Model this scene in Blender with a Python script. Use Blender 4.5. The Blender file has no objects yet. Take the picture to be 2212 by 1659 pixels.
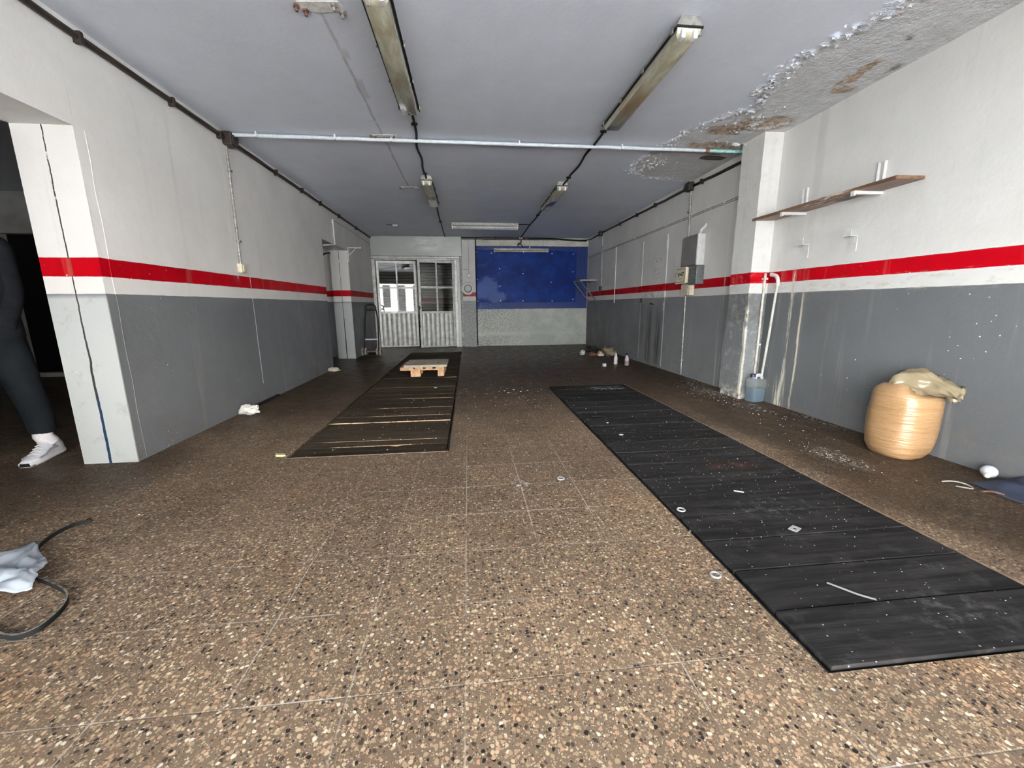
import bpy, bmesh, math, random
from mathutils import Vector, Matrix, noise
rnd = random.Random(11)
SC = bpy.context.scene
COL = SC.collection
PI = math.pi
V = Vector

# ------------------------------------------------------------------ mesh builder
class MB:
    def __init__(s): s.v = []; s.f = []
    def add(s, vs, fs, M=None):
        b = len(s.v)
        s.v += [(M @ V(p)) if M else V(p) for p in vs]
        s.f += [[i + b for i in f] for f in fs]
        return s
    def box(s, x0, x1, y0, y1, z0, z1, M=None):
        vs = [(x, y, z) for z in (z0, z1) for y in (y0, y1) for x in (x0, x1)]
        return s.add(vs, [(0, 2, 3, 1), (4, 5, 7, 6), (0, 1, 5, 4), (2, 6, 7, 3), (0, 4, 6, 2), (1, 3, 7, 5)], M)
    def cbox(s, c, size, M=None):
        x, y, z = c; a, b, d = [q / 2 for q in size]
        return s.box(x - a, x + a, y - b, y + b, z - d, z + d, M)
    def rings(s, R, cap=True, closed=False, M=None):
        n = len(R[0]); vs = [p for r in R for p in r]; fs = []
        m = len(R)
        for i in range(m if closed else m - 1):
            for j in range(n):
                a, b = i * n + j, i * n + (j + 1) % n
                c, d = ((i + 1) % m) * n + (j + 1) % n, ((i + 1) % m) * n + j
                fs.append((a, b, c, d))
        if cap and not closed:
            fs.append(tuple(range(n - 1, -1, -1))); fs.append(tuple((m - 1) * n + j for j in range(n)))
        return s.add(vs, fs, M)
    def tube(s, pts, r, n=8, closed=False, flat=None, M=None):
        pts = [V(p) for p in pts]; m = len(pts); R = []; up = None
        for i, p in enumerate(pts):
            a = pts[i - 1] if (i or closed) else p
            b = pts[(i + 1) % m] if (i < m - 1 or closed) else p
            t = (b - a).normalized()
            if up is None:
                up = V((0, 0, 1)) if abs(t.z) < .9 else V((0, 1, 0))
            u = up - t * up.dot(t)
            if u.length < 1e-5: u = t.orthogonal()
            u.normalize(); w = t.cross(u); up = u
            rr = r[i] if isinstance(r, (list, tuple)) else r
            ru, rw = (flat if flat else (rr, rr))
            R.append([p + u * (ru * math.cos(2 * PI * k / n)) + w * (rw * math.sin(2 * PI * k / n)) for k in range(n)])
        return s.rings(R, True, closed, M)
    def lathe(s, prof, c=(0, 0, 0), n=20, M=None):
        R = [[V((c[0] + r * math.cos(2 * PI * k / n), c[1] + r * math.sin(2 * PI * k / n), c[2] + z)) for k in range(n)] for r, z in prof]
        return s.rings(R, True, False, M)
    def prism(s, poly, z0, z1, M=None):
        n = len(poly)
        vs = [(x, y, z0) for x, y in poly] + [(x, y, z1) for x, y in poly]
        fs = [tuple(range(n - 1, -1, -1)), tuple(range(n, 2 * n))] + [(i, (i + 1) % n, n + (i + 1) % n, n + i) for i in range(n)]
        return s.add(vs, fs, M)
    def strip(s, path, w, up=(0, 0, 1)):
        pass

def build(name, mb, mat, parent=None, local=False, bevel=0, smooth=False, sub=0, flip=True, origin=None, ang=40):
    vs = mb.v
    lo = V([min(p[i] for p in vs) for i in range(3)]); hi = V([max(p[i] for p in vs) for i in range(3)])
    O = V(origin) if origin else V(((lo.x + hi.x) / 2, (lo.y + hi.y) / 2, lo.z))
    me = bpy.data.meshes.new(name)
    me.from_pydata([p - O for p in vs], [], mb.f)
    bm = bmesh.new(); bm.from_mesh(me); bmesh.ops.recalc_face_normals(bm, faces=bm.faces); bm.to_mesh(me); bm.free()
    if smooth:
        me.shade_smooth()
        if ang: me.set_sharp_from_angle(angle=math.radians(ang))
    me.materials.append(mat)
    o = bpy.data.objects.new(name, me); COL.objects.link(o)
    if parent:
        o.parent = parent
        W = V((0, 0, 0))
        if not local:
            q = parent
            while q: W += q.location; q = q.parent
        o.location = O - W
    else:
        o.location = O
    if bevel:
        m = o.modifiers.new('bevel', 'BEVEL'); m.width = bevel; m.segments = 2; m.limit_method = 'ANGLE'; m.angle_limit = math.radians(50)
    if sub:
        m = o.modifiers.new('sub', 'SUBSURF'); m.levels = sub; m.render_levels = sub
    return o
def tag(o, label=None, cat=None, group=None, kind=None):
    if label: o['label'] = label
    if cat: o['category'] = cat; o['kind'] = kind or 'thing'
    if group: o['group'] = group
    if kind: o['kind'] = kind
    return o
def thing(name, label, cat, loc, group=None, rz=0):
    o = bpy.data.objects.new(name, None); COL.objects.link(o); o.location = loc; o.rotation_euler = (0, 0, rz)
    o.empty_display_size = .05
    return tag(o, label, cat, group)
def struct(name, mb, mat, parent=None, **k):
    o = build(name, mb, mat, parent, **k)
    if not parent: o['kind'] = 'structure'
    return o
def spline(P, n=6, closed=False):
    P = [V(p) for p in P]; out = []; m = len(P)
    for i in range(m if closed else m - 1):
        a = P[i - 1] if (i or closed) else P[0]; b = P[i]; c = P[(i + 1) % m]; d = P[(i + 2) % m] if (closed or i + 2 < m) else P[-1]
        for k in range(n):
            t = k / n
            out.append(.5 * (2 * b + (c - a) * t + (2 * a - 5 * b + 4 * c - d) * t * t + (3 * b - a - 3 * c + d) * t ** 3))
    if not closed: out.append(P[-1])
    return out

# ------------------------------------------------------------------ node helper
class G:
    def __init__(s, name):
        s.mat = bpy.data.materials.new(name); s.mat.use_nodes = True
        s.t = s.mat.node_tree; s.b = s.t.nodes['Principled BSDF']; s.out = s.t.nodes['Material Output']
        s._pos = None
    def new(s, ty, **k):
        n = s.t.nodes.new(ty)
        for a, v in k.items(): setattr(n, a, v)
        return n
    def link(s, v, sock):
        if v is None: return
        if isinstance(v, bpy.types.NodeSocket): s.t.links.new(v, sock)
        elif isinstance(v, (tuple, list)):
            sock.default_value = (*v, 1) if (len(v) == 3 and sock.type == 'RGBA') else v
        else: sock.default_value = v
    def m(s, op, a, b=None, c=None, clamp=False):
        n = s.new('ShaderNodeMath', operation=op, use_clamp=clamp)
        s.link(a, n.inputs[0]); s.link(b, n.inputs[1]); s.link(c, n.inputs[2]); return n.outputs[0]
    def pos(s):
        if not s._pos: s._pos = s.new('ShaderNodeNewGeometry').outputs['Position']
        return s._pos
    def xyz(s, v=None):
        n = s.new('ShaderNodeSeparateXYZ'); s.link(v or s.pos(), n.inputs[0]); return n.outputs
    def vec(s, x, y, z):
        n = s.new('ShaderNodeCombineXYZ')
        for i, q in enumerate((x, y, z)): s.link(q, n.inputs[i])
        return n.outputs[0]
    def scale(s, sx, sy, sz, v=None):
        n = s.new('ShaderNodeVectorMath', operation='MULTIPLY'); s.link(v or s.pos(), n.inputs[0]); n.inputs[1].default_value = (sx, sy, sz); return n.outputs[0]
    def obj(s): return s.new('ShaderNodeTexCoord').outputs['Object']
    def noise(s, sc, det=3, ro=.5, v=None, dist=0):
        n = s.new('ShaderNodeTexNoise'); s.link(v or s.pos(), n.inputs['Vector'])
        n.inputs['Scale'].default_value = sc; n.inputs['Detail'].default_value = det; n.inputs['Roughness'].default_value = ro; n.inputs['Distortion'].default_value = dist
        return n.outputs['Fac']
    def vor(s, sc, v=None, rand=1):
        n = s.new('ShaderNodeTexVoronoi'); s.link(v or s.pos(), n.inputs['Vector']); n.inputs['Scale'].default_value = sc; n.inputs['Randomness'].default_value = rand
        return n.outputs['Distance'], n.outputs['Color']
    def ss(s, v, a, b, lo=0., hi=1.):
        n = s.new('ShaderNodeMapRange', interpolation_type='SMOOTHSTEP'); s.link(v, n.inputs[0])
        n.inputs[1].default_value = a; n.inputs[2].default_value = b; n.inputs[3].default_value = lo; n.inputs[4].default_value = hi; return n.outputs[0]
    def band(s, v, a, b, e): return s.m('MULTIPLY', s.ss(v, a - e, a + e), s.ss(v, b - e, b + e, 1, 0))
    def mul(s, *a):
        r = a[0]
        for q in a[1:]: r = s.m('MULTIPLY', r, q)
        return r
    def mix(s, f, a, b, mode='MIX'):
        n = s.new('ShaderNodeMix', data_type='RGBA', blend_type=mode); s.link(f, n.inputs[0]); s.link(a, n.inputs[6]); s.link(b, n.inputs[7]); return n.outputs[2]
    def ramp(s, v, stops, const=False):
        n = s.new('ShaderNodeValToRGB'); s.link(v, n.inputs[0]); e = n.color_ramp.elements
        if const: n.color_ramp.interpolation = 'CONSTANT'
        while len(e) < len(stops): e.new(.5)
        for q, (p, c) in zip(e, stops): q.position = p; q.color = (*c, 1)
        return n.outputs[0]
    def gray(s, v): return s.vec(v, v, v)
    def bump(s, h, st=.3, d=.01, nrm=None):
        n = s.new('ShaderNodeBump'); s.link(h, n.inputs['Height']); n.inputs['Strength'].default_value = st; n.inputs['Distance'].default_value = d
        if nrm: s.link(nrm, n.inputs['Normal'])
        return n.outputs[0]
    def fin(s, col, rough=.5, metal=0, nrm=None, **k):
        s.link(col, s.b.inputs['Base Color']); s.link(rough, s.b.inputs['Roughness']); s.link(metal, s.b.inputs['Metallic'])
        if nrm: s.link(nrm, s.b.inputs['Normal'])
        for a, v in k.items(): s.link(v, s.b.inputs[a.replace('_', ' ')])
        return s.mat
    def blob(s, x, y, cx, cy, rx, ry, v=None):
        a = s.m('DIVIDE', s.m('SUBTRACT', x, cx), rx); b = s.m('DIVIDE', s.m('SUBTRACT', y, cy), ry)
        d = s.m('SQRT', s.m('ADD', s.m('MULTIPLY', a, a), s.m('MULTIPLY', b, b)))
        return s.ss(d, .15, 1., 1, 0)
def fsum(g, L, op='MAXIMUM'):
    r = L[0]
    for q in L[1:]: r = g.m(op, r, q)
    return r
def plain(name, col, rough=.5, metal=0, var=.25, sc=25, bump=.1, **k):
    g = G(name); n = g.noise(sc, 4, .6, g.obj()); f = g.ss(n, .3, .7, 1 - var, 1 + var * .5)
    return g.fin(g.mix(1., col, g.gray(f), 'MULTIPLY'), rough, metal, g.bump(n, bump, .003), **k)

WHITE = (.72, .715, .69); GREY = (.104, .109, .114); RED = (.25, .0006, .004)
def paint(name, zd, z1, z2, extra=None, grey=None, spat=False):
    g = G(name); x, y, z = g.xyz()
    zz = g.m('ADD', z, g.m('MULTIPLY', g.m('SUBTRACT', g.noise(9, 3, .6), .5), .008))
    a, b, c = [g.ss(zz, q - .002, q + .002) for q in (zd, z1, z2)]
    col = g.mix(a, grey or GREY, WHITE); col = g.mix(b, col, RED); col = g.mix(c, col, WHITE)
    big = g.noise(1.3, 4, .6); col = g.mix(1., col, g.gray(g.ss(big, .25, .75, .88, 1.04)), 'MULTIPLY')
    streak = g.noise(1, 4, .65, g.scale(9, 9, .5))
    col = g.mix(g.mul(g.ss(streak, .55, .8), .22), col, (.33, .30, .25))
    d, vc = g.vor(16); sp = g.mul(g.ss(d, .05, .09, 1, 0), g.ss(g.noise(2.2, 2), .5, .62))
    col = g.mix(g.mul(sp, .55), col, (.75, .74, .71))
    scuff = g.mul(g.ss(z, .02, .4, 1, 0), g.ss(g.noise(7, 5, .7, g.scale(1, 1, 2)), .48, .7))
    col = g.mix(g.mul(scuff, .6), col, (.10, .085, .07))
    if spat:
        s1 = g.noise(60, 4, .7); m = g.ss(z, 1.1, 1.12, 1, .25)
        col = g.mix(g.mul(g.ss(s1, .47, .56), m, .8), col, (.52, .52, .50)); col = g.mix(g.mul(g.ss(s1, .46, .38), m, .8), col, (.07, .07, .07))
    if extra: col = extra(g, x, y, z, col)
    h = g.m('ADD', g.mul(g.noise(5, 3), 1.2), g.mul(g.noise(45, 5, .6), .35 if not spat else 1.5))
    return g.fin(col, g.ss(g.noise(3, 3), .3, .7, .38, .58), 0, g.bump(h, .35, .012), Specular_IOR_Level=.06)

def ex_left(g, x, y, z, col):
    w = g.m('MULTIPLY', g.m('SUBTRACT', g.noise(4, 2), .5), .03)
    yy = g.m('ADD', y, w)
    sc = g.mul(g.band(yy, 4.502, 4.511, .002), g.band(z, .2, 1.33, .01))
    col = g.mix(sc, col, (.7, .69, .66))
    bl = g.mul(g.band(yy, 4.22, 4.31, .02), g.band(z, 1.3, 2.4, .1), g.ss(g.noise(6, 4, .6, g.scale(3, 3, .4)), .45, .6))
    col = g.mix(g.mul(bl, .5), col, (.8, .78, .73))
    st = g.mul(g.band(yy, 5.6, 6.7, .3), g.ss(g.noise(5, 4, .7), .5, .75), g.ss(z, .1, .9, 1, .3))
    return g.mix(g.mul(st, .3), col, (.06, .06, .06))
def ex_right_far(g, x, y, z, col):
    w = g.m('MULTIPLY', g.m('SUBTRACT', g.noise(6, 3, .6, g.scale(1, 1, .3)), .5), .08); yy = g.m('ADD', y, w)
    n = g.noise(1, 4, .7, g.scale(14, 14, .6))
    d = fsum(g, [g.mul(g.band(yy, 6.42, 6.60, .05), g.band(z, .02, .95, .1)), g.mul(g.band(yy, 6.10, 6.28, .05), g.band(z, .05, 1.0, .15)), g.mul(g.band(yy, 6.75, 6.82, .03), g.band(z, .3, 1., .1))])
    col = g.mix(g.mul(d, g.ss(n, .36, .6), .85), col, (.025, .024, .022))
    m = g.mul(g.band(yy, 6.15, 6.5, .1), g.band(z, 1.35, 1.75, .08), g.ss(g.noise(30, 3, .7), .58, .66))
    col = g.mix(g.mul(m, .8), col, (.08, .08, .08))
    e = g.mul(g.band(y, 4.35, 4.62, .05), g.ss(g.noise(1, 3, .6, g.scale(25, 25, .5)), .55, .7))
    col = g.mix(g.mul(e, .6), col, (.8, .79, .76))
    dd = g.mul(g.band(z, 1.0, 1.2, .05), g.band(y, 6.0, 6.9, .1), g.ss(g.noise(8, 4, .7), .45, .65))
    return g.mix(g.mul(dd, .6), col, (.2, .19, .17))
def ex_right_near(g, x, y, z, col):
    w = g.m('MULTIPLY', g.m('SUBTRACT', g.noise(3, 3, .6), .5), .05); yy = g.m('ADD', y, w)
    n = g.noise(1, 5, .7, g.scale(20, 20, 1.2))
    d = fsum(g, [g.mul(g.band(yy, 3.56, 3.60, .012), g.band(z, .0, 1.3, .05)), g.mul(g.band(yy, 3.44, 3.46, .008), g.band(z, .0, 1.1, .1)), g.mul(g.band(y, 3.55, 3.68, .02), g.ss(z, .12, .35, 1, 0))])
    col = g.mix(g.mul(d, g.ss(n, .45, .60), .85), col, (.52, .48, .40))
    v = g.mul(g.band(yy, 3.42, 3.50, .02), g.ss(z, 1.3, 1.6), .35)
    col = g.mix(v, col, (.50, .49, .46))
    b = g.mul(g.band(z, 1.09, 1.2, .02), g.ss(g.noise(6, 4, .7, g.scale(1, 1, 3)), .5, .7))
    col = g.mix(g.mul(b, .5), col, (.42, .38, .31))
    k = g.mul(g.ss(z, .5, 0., 0, 1), g.ss(g.noise(14, 4, .7), .58, .7))
    return g.mix(g.mul(k, .5), col, (.07, .075, .085))
def ex_jamb(g, x, y, z, col):
    w = g.m('MULTIPLY', g.m('SUBTRACT', g.noise(7, 4, .6), .5), .02); xx = g.m('ADD', x, w)
    n = g.ss(g.noise(10, 5, .7), .55, .75)
    lt = g.ss(z, 1.05, 1.09, 1, 0)
    col = g.mix(g.mul(lt, .75), col, g.mix(g.mul(n, .5), (.36, .375, .37), (.2, .19, .18)))
    hw = g.ss(z, 1.25, .2, .0035, .0085)
    c = g.ss(g.m('SUBTRACT', g.m('ABSOLUTE', g.m('SUBTRACT', xx, -2.362)), hw), -.001, .0015, 1, 0)
    cc = g.mix(g.ss(z, .55, .3), (.028, .025, .024), (.010, .026, .055)); cc = g.mix(g.mul(g.band(z, 1.18, 1.30, .02), .8), cc, (.16, .05, .015))
    return g.mix(g.mul(c, g.m('MAXIMUM', g.ss(z, 1.3, 1.2), g.ss(g.noise(9, 3, .6), .36, .46))), col, cc)
def ex_pillar(g, x, y, z, col):
    e = g.mul(g.ss(g.m('ADD', x, g.m('MULTIPLY', g.m('SUBTRACT', g.noise(14, 5, .7), .5), .05)), 2.868, 2.852, 0, 1), g.ss(g.noise(9, 5, .7), .35, .5), g.ss(z, 1.0, .9), g.ss(g.m('ADD', y, g.m('MULTIPLY', g.m('SUBTRACT', g.noise(11, 5, .7), .5), .06)), 3.955, 3.935))
    col = g.mix(g.mul(e, .8), col, (.52, .49, .42))
    n = g.mul(g.ss(g.noise(16, 6, .7), .5, .68), g.ss(z, 1.05, 1.1, .28, .25))
    col = g.mix(n, col, (.40, .395, .37))
    d = g.mul(g.band(z, .8, 1.08, .05), g.ss(g.noise(12, 5, .75), .45, .6), .7)
    col = g.mix(d, col, (.07, .065, .055))
    b = g.mul(g.ss(z, .0, .14, 1, 0), g.ss(g.noise(20, 4), .4, .6))
    return g.mix(g.mul(b, .7), col, (.5, .46, .38))

M_LEFT = paint('wall_paint_left', 1.0877, 1.189, 1.2996, ex_left)
M_JAMB = paint('wall_paint_jamb', 1.0877, 1.189, 1.2996, ex_jamb)
M_RN = paint('wall_paint_right_near', 1.0982, 1.197, 1.3044, ex_right_near, (.074, .078, .082))  # same grey paint, darkened here to offset the strong light by the entrance
M_RF = paint('wall_paint_right_far', 1.0982, 1.197, 1.3044, ex_right_far, (.122, .125, .128))  # same grey paint, lightened to make up for weaker light farther in
M_PIL = paint('pillar_paint', 1.0982, 1.197, 1.3044, ex_pillar)
M_BPIL = paint('back_pillar_paint', 1.106, 1.215, 1.313, None, None, True)
M_PLAIN = plain('neighbour_wall_paint', (.42, .42, .41), .6, sc=3, bump=.05)

def back_wall_mat():
    g = G('back_wall_stucco'); x, y, z = g.xyz()
    s1 = g.noise(45, 5, .7); fade = g.ss(x, .3, 1.9, 1, .12); big = g.noise(3, 4, .6)
    gr = g.mix(g.ss(big, .35, .65), (.21, .225, .215), (.27, .275, .25))
    gr = g.mix(g.mul(g.ss(s1, .5, .58), fade, .8), gr, (.58, .57, .52)); gr = g.mix(g.mul(g.ss(s1, .47, .40), fade, .8), gr, (.06, .06, .055))
    gr = g.mix(g.mul(g.band(g.m('ADD', z, g.mul(big, .15)), .33, .42, .03), fade, .6), gr, (.5, .5, .47))
    bl = g.mix(g.mul(g.ss(s1, .52, .6), g.ss(x, .3, 1.4, 1, .06), .7), (.003, .014, .085), (.09, .15, .34))
    zz = g.m('ADD', z, g.m('MULTIPLY', g.m('SUBTRACT', g.noise(8, 4), .5), .012))
    col = g.mix(g.mul(g.ss(zz, .905, .912), g.m('GREATER_THAN', x, .1)), gr, bl)
    ct = g.mix(g.ss(g.noise(4, 5, .7, g.scale(1, 1, 3)), .4, .7), (.52, .51, .45), (.36, .35, .29))
    jt = g.m('MAXIMUM', g.band(x, .808, .816, .002), g.band(x, 1.862, 1.870, .002)); ct = g.mix(g.mul(jt, .8), ct, (.07, .065, .05))
    xx = g.m('ADD', x, g.m('MULTIPLY', g.m('SUBTRACT', g.noise(12, 4, .7), .5), .03))
    up = g.m('MAXIMUM', g.ss(zz, 2.398, 2.404), g.ss(xx, 2.988, 2.993))
    col = g.mix(g.mul(up, g.ss(z, .9, .95)), col, ct)
    return g.fin(col, g.ss(s1, .3, .7, .4, .6), 0, Specular_IOR_Level=.2, nrm=g.bump(g.m('MULTIPLY', s1, g.ss(x, .3, 2.2, 1, .25)), .5, .012))
M_BACK = back_wall_mat()

DK = [(2.745, 2.565, .05, .05), (2.985, 2.865, .05, .10), (2.80, 4.28, .10, .07), (2.70, 3.93, .06, .03), (2.86, 4.42, .12, .05)]
def ceiling_mat():
    g = G('ceiling_paint'); x, y, z = g.xyz()
    wob = g.m('MULTIPLY', g.m('SUBTRACT', g.noise(5, 6, .65), .5), .35)
    cur = g.new('ShaderNodeFloatCurve'); g.link(g.m('DIVIDE', y, 10.), cur.inputs['Value'])
    cm = cur.mapping.curves[0]
    pts = [(0, .86), (.19, .84), (.236, .80), (.276, .745), (.323, .755), (.345, .80), (.36, .76), (.40, .70), (.435, .68), (.49, .645), (.53, .72), (.545, 1.), (1, 1.)]
    while len(cm.points) < len(pts): cm.points.new(.5, .5)
    for q, (a, b) in zip(cm.points, pts): q.location = (a, b); q.handle_type = 'VECTOR'
    cur.mapping.update()
    dx = g.m('SUBTRACT', g.m('ADD', x, wob), g.m('MULTIPLY', cur.outputs[0], 3.))
    dmg = g.mul(g.ss(dx, -.01, .02), g.ss(y, 5.5, 5.42))
    rim = g.mul(g.band(dx, -.03, .05, .03), g.ss(y, 5.6, 5.45), g.ss(g.noise(4, 3, .6), .36, .5))
    n1 = g.noise(2.2, 5, .65); n2 = g.noise(26, 5, .7); n3 = g.noise(9, 5, .7)
    col = g.mix(1., (.765, .815, .905), g.gray(g.ss(n1, .3, .7, .95, 1.03)), 'MULTIPLY')
    pl = g.mix(g.ss(n3, .35, .65), (.60, .605, .61), (.47, .465, .455))
    pl = g.mix(g.mul(g.ss(y, 4.3, 4.6), .6), pl, (.36, .335, .30))
    col = g.mix(g.mul(dmg, .9), col, pl)
    col = g.mix(g.mul(rim, g.ss(n2, .5, .62), .85), col, (.82, .84, .86))
    R = [(2.72, 3.77, .34, .24), (2.48, 3.92, .30, .16), (2.55, 4.28, .42, .13), (2.88, 3.15, .13, .10), (2.75, 4.42, .3, .14), (2.80, 2.95, .06, .25), (2.45, 4.44, .25, .04)]
    dk = fsum(g, [g.blob(g.m('ADD', x, g.mul(wob, .5)), g.m('ADD', y, g.mul(wob, .5)), *r_) for r_ in DK])
    rust = fsum(g, [g.blob(g.m('ADD', x, g.mul(wob, .6)), g.m('ADD', y, g.mul(wob, .6)), *r) for r in R])
    col = g.mix(g.mul(g.ss(rust, 0, .5), g.ss(n3, .34, .54), .95), col, g.mix(g.ss(n2, .4, .6), (.10, .05, .022), (.36, .26, .17)))
    col = g.mix(g.mul(dk, g.ss(n2, .38, .55), .9), col, (.05, .035, .03))
    ln = g.noise(6, 3, .6)
    xl = g.m('ADD', x, g.m('MULTIPLY', g.m('SUBTRACT', g.noise(3.5, 3, .6), .5), .035))
    cr = g.mul(g.band(xl, -.768, -.748, .006), g.band(y, 2.66, 6.0, .03), g.ss(ln, .33, .5))
    sm = g.mul(g.band(xl, -.765, -.712, .008), g.m('MAXIMUM', g.band(y, 3.35, 3.62, .03), g.band(y, 3.0, 3.1, .03)), .6)
    col = g.mix(g.mul(g.m('MAXIMUM', cr, sm), .75), col, (.30, .30, .30))
    sp = fsum(g, [g.blob(x, y, -.75, 2.62, .26, .14), g.blob(x, y, -.75, 4.32, .22, .09), g.blob(x, y, -.74, 6.05, .2, .06)])
    col = g.mix(g.mul(sp, g.ss(n3, .45, .65), .55), col, (.25, .24, .22))
    pj = g.m('MAXIMUM', g.mul(g.band(y, 7.578, 7.592, .004), g.band(x, -.5, .85, .2)), g.mul(g.band(y, 5.885, 5.897, .004), g.band(x, .55, 1.0, .1)))
    col = g.mix(g.mul(pj, .6), col, (.85, .85, .85))
    d, _ = g.vor(4.2); col = g.mix(g.mul(g.ss(d, .018, .03, 1, 0), .8), col, (.9, .9, .92))
    h = g.m('ADD', g.mul(g.noise(30, 4, .6), .12), g.m('ADD', g.mul(dmg, g.m('ADD', g.mul(n2, .8), n3)), g.mul(rim, n2, 2.5)))
    h = g.m('SUBTRACT', h, g.mul(dmg, .8))
    return g.fin(col, g.ss(dmg, 0, 1, .42, .8), 0, g.bump(h, .7, .02))
M_CEIL = ceiling_mat()

def floor_mat():
    g = G('terrazzo_tiles'); x, y, z = g.xyz()
    u = g.m('DIVIDE', g.m('ADD', x, .035), .3045); v = g.m('DIVIDE', g.m('SUBTRACT', y, .919), .303)
    def edge(q, s):
        f = g.m('FRACT', q); return g.mul(g.m('MINIMUM', f, g.m('SUBTRACT', 1., f)), s)
    jit = g.m('MULTIPLY', g.m('SUBTRACT', g.noise(60, 2), .5), .004)
    e = g.m('ADD', g.m('MINIMUM', edge(u, .3045), edge(v, .303)), jit)
    wn = g.new('ShaderNodeTexWhiteNoise', noise_dimensions='2D'); g.link(g.vec(g.m('FLOOR', u), g.m('FLOOR', v), 0), wn.inputs['Vector'])
    tv = wn.outputs['Value']
    wv = g.new('ShaderNodeVectorMath', operation='ADD'); g.link(g.pos(), wv.inputs[0])
    nn = g.new('ShaderNodeTexNoise'); nn.inputs['Scale'].default_value = 90; nn.inputs['Detail'].default_value = 2; g.link(g.pos(), nn.inputs['Vector'])
    sv = g.new('ShaderNodeVectorMath', operation='SCALE'); g.link(nn.outputs['Color'], sv.inputs[0]); sv.inputs['Scale'].default_value = .008; g.link(sv.outputs[0], wv.inputs[1])
    W = wv.outputs[0]
    d1, c1 = g.vor(88, W); d2, c2 = g.vor(190, W); d3, c3 = g.vor(47, W)
    def chip(d, c, lo, hi, cut):
        s = g.xyz(c); k = g.m('MULTIPLY', g.ss(d, lo, hi, 1, 0), g.m('GREATER_THAN', s[1], cut))
        col = g.ramp(s[0], [(0, (.018, .016, .016)), (.09, (.055, .038, .028)), (.2, (.15, .105, .07)), (.40, (.28, .205, .135)), (.66, (.41, .32, .215)), (.82, (.36, .225, .15)), (.94, (.56, .50, .41))], True)
        return k, col
    base = g.mix(g.ss(g.noise(1.1, 4, .6), .3, .7), (.112, .085, .062), (.155, .118, .084))
    k2, cc2 = chip(d2, c2, .36, .50, .15); k1, cc1 = chip(d1, c1, .40, .50, .25); k3, cc3 = chip(d3, c3, .24, .32, .68)
    col = g.mix(g.mul(k2, .75), base, cc2); col = g.mix(k1, col, cc1); col = g.mix(k3, col, cc3)
    col = g.mix(1., col, g.mix(tv, (.88, .86, .84), (1.1, 1.06, 1.02)), 'MULTIPLY')
    warm = g.ss(g.noise(1.7, 3, .6), .55, .7); col = g.mix(g.mul(warm, .35), col, g.mix(1., col, (1.25, 1.0, .78), 'MULTIPLY'))
    # grout, partly filled with pale dust, partly dark
    gl = g.ss(e, .0006, .0032, 1, 0)
    vis = g.m('ADD', g.mul(g.ss(g.noise(2.6, 4, .65), .44, .62), .5), .07)
    cen = g.blob(x, y, .30, 2.1, .95, 1.3); vis = g.m('MAXIMUM', vis, g.mul(cen, g.ss(g.noise(5, 3, .6), .35, .52), .9))
    dark = g.m('MAXIMUM', g.blob(x, y, .9, 1.1, 1., .7), g.blob(x, y, 2.5, 2., .8, 1.6))
    gc = g.mix(g.mul(dark, g.ss(g.noise(4, 3), .36, .52)), (.50, .47, .42), (.028, .027, .031))
    col = g.mix(g.mul(gl, vis), col, gc)
    # oily grime around the pits, towards the back and along the walls, plus painted shade
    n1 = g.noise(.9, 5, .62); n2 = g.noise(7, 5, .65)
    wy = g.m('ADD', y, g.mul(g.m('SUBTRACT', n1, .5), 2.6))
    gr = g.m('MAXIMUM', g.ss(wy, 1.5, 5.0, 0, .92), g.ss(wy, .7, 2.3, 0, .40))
    gr = g.m('MAXIMUM', gr, g.mul(g.blob(x, y, -2.5, 2.6, 1.35, 1.5), .80))  # shade on the floor at the left doorway, painted into the mask
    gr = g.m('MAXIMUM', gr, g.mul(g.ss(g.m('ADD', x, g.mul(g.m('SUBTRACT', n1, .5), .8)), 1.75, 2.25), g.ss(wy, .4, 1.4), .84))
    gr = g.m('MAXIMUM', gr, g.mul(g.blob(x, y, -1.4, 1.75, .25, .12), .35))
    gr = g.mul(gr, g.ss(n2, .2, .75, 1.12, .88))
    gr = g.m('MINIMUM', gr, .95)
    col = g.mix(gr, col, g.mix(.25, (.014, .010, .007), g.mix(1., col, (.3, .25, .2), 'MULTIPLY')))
    col = g.mix(1., col, (.88, .88, .88), 'MULTIPLY')
    # white plaster dust spilled here and there
    D = [(2.40, 2.28, .13, .28), (2.78, 3.48, .10, .22), (2.76, 4.30, .22, .30), (2.80, 3.67, .16, .14), (2.98, 3.12, .10, .55), (1.75, .80, .25, .07), (-1.93, 6.2, .2, .12), (.27, 2.12, .10, .1), (2.95, 4.9, .15, .6), (1.35, 4.75, .08, .05)]
    du = fsum(g, [g.blob(g.m('ADD', x, g.mul(g.m('SUBTRACT', n2, .5), .2)), y, *r) for r in D])
    col = g.mix(g.mul(du, g.ss(g.noise(38, 6, .75), .5, .64), .85), col, (.62, .60, .57))
    ds, cs = g.vor(15); sx = g.xyz(cs)
    col = g.mix(g.mul(g.ss(ds, .05, .075, 1, 0), g.m('GREATER_THAN', sx[0], .78), .8), col, (.66, .64, .6))
    ro = g.m('ADD', g.ss(n2, .3, .7, .42, .6), g.mul(du, .3))
    ro = g.m('SUBTRACT', ro, g.mul(g.ss(y, 5, 8), .16))
    h = g.m('SUBTRACT', g.mul(g.noise(120, 2), .15), gl)
    return g.fin(col, ro, 0, g.bump(h, .25, .003), Specular_IOR_Level=.07)
M_FLOOR = floor_mat()

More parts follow.
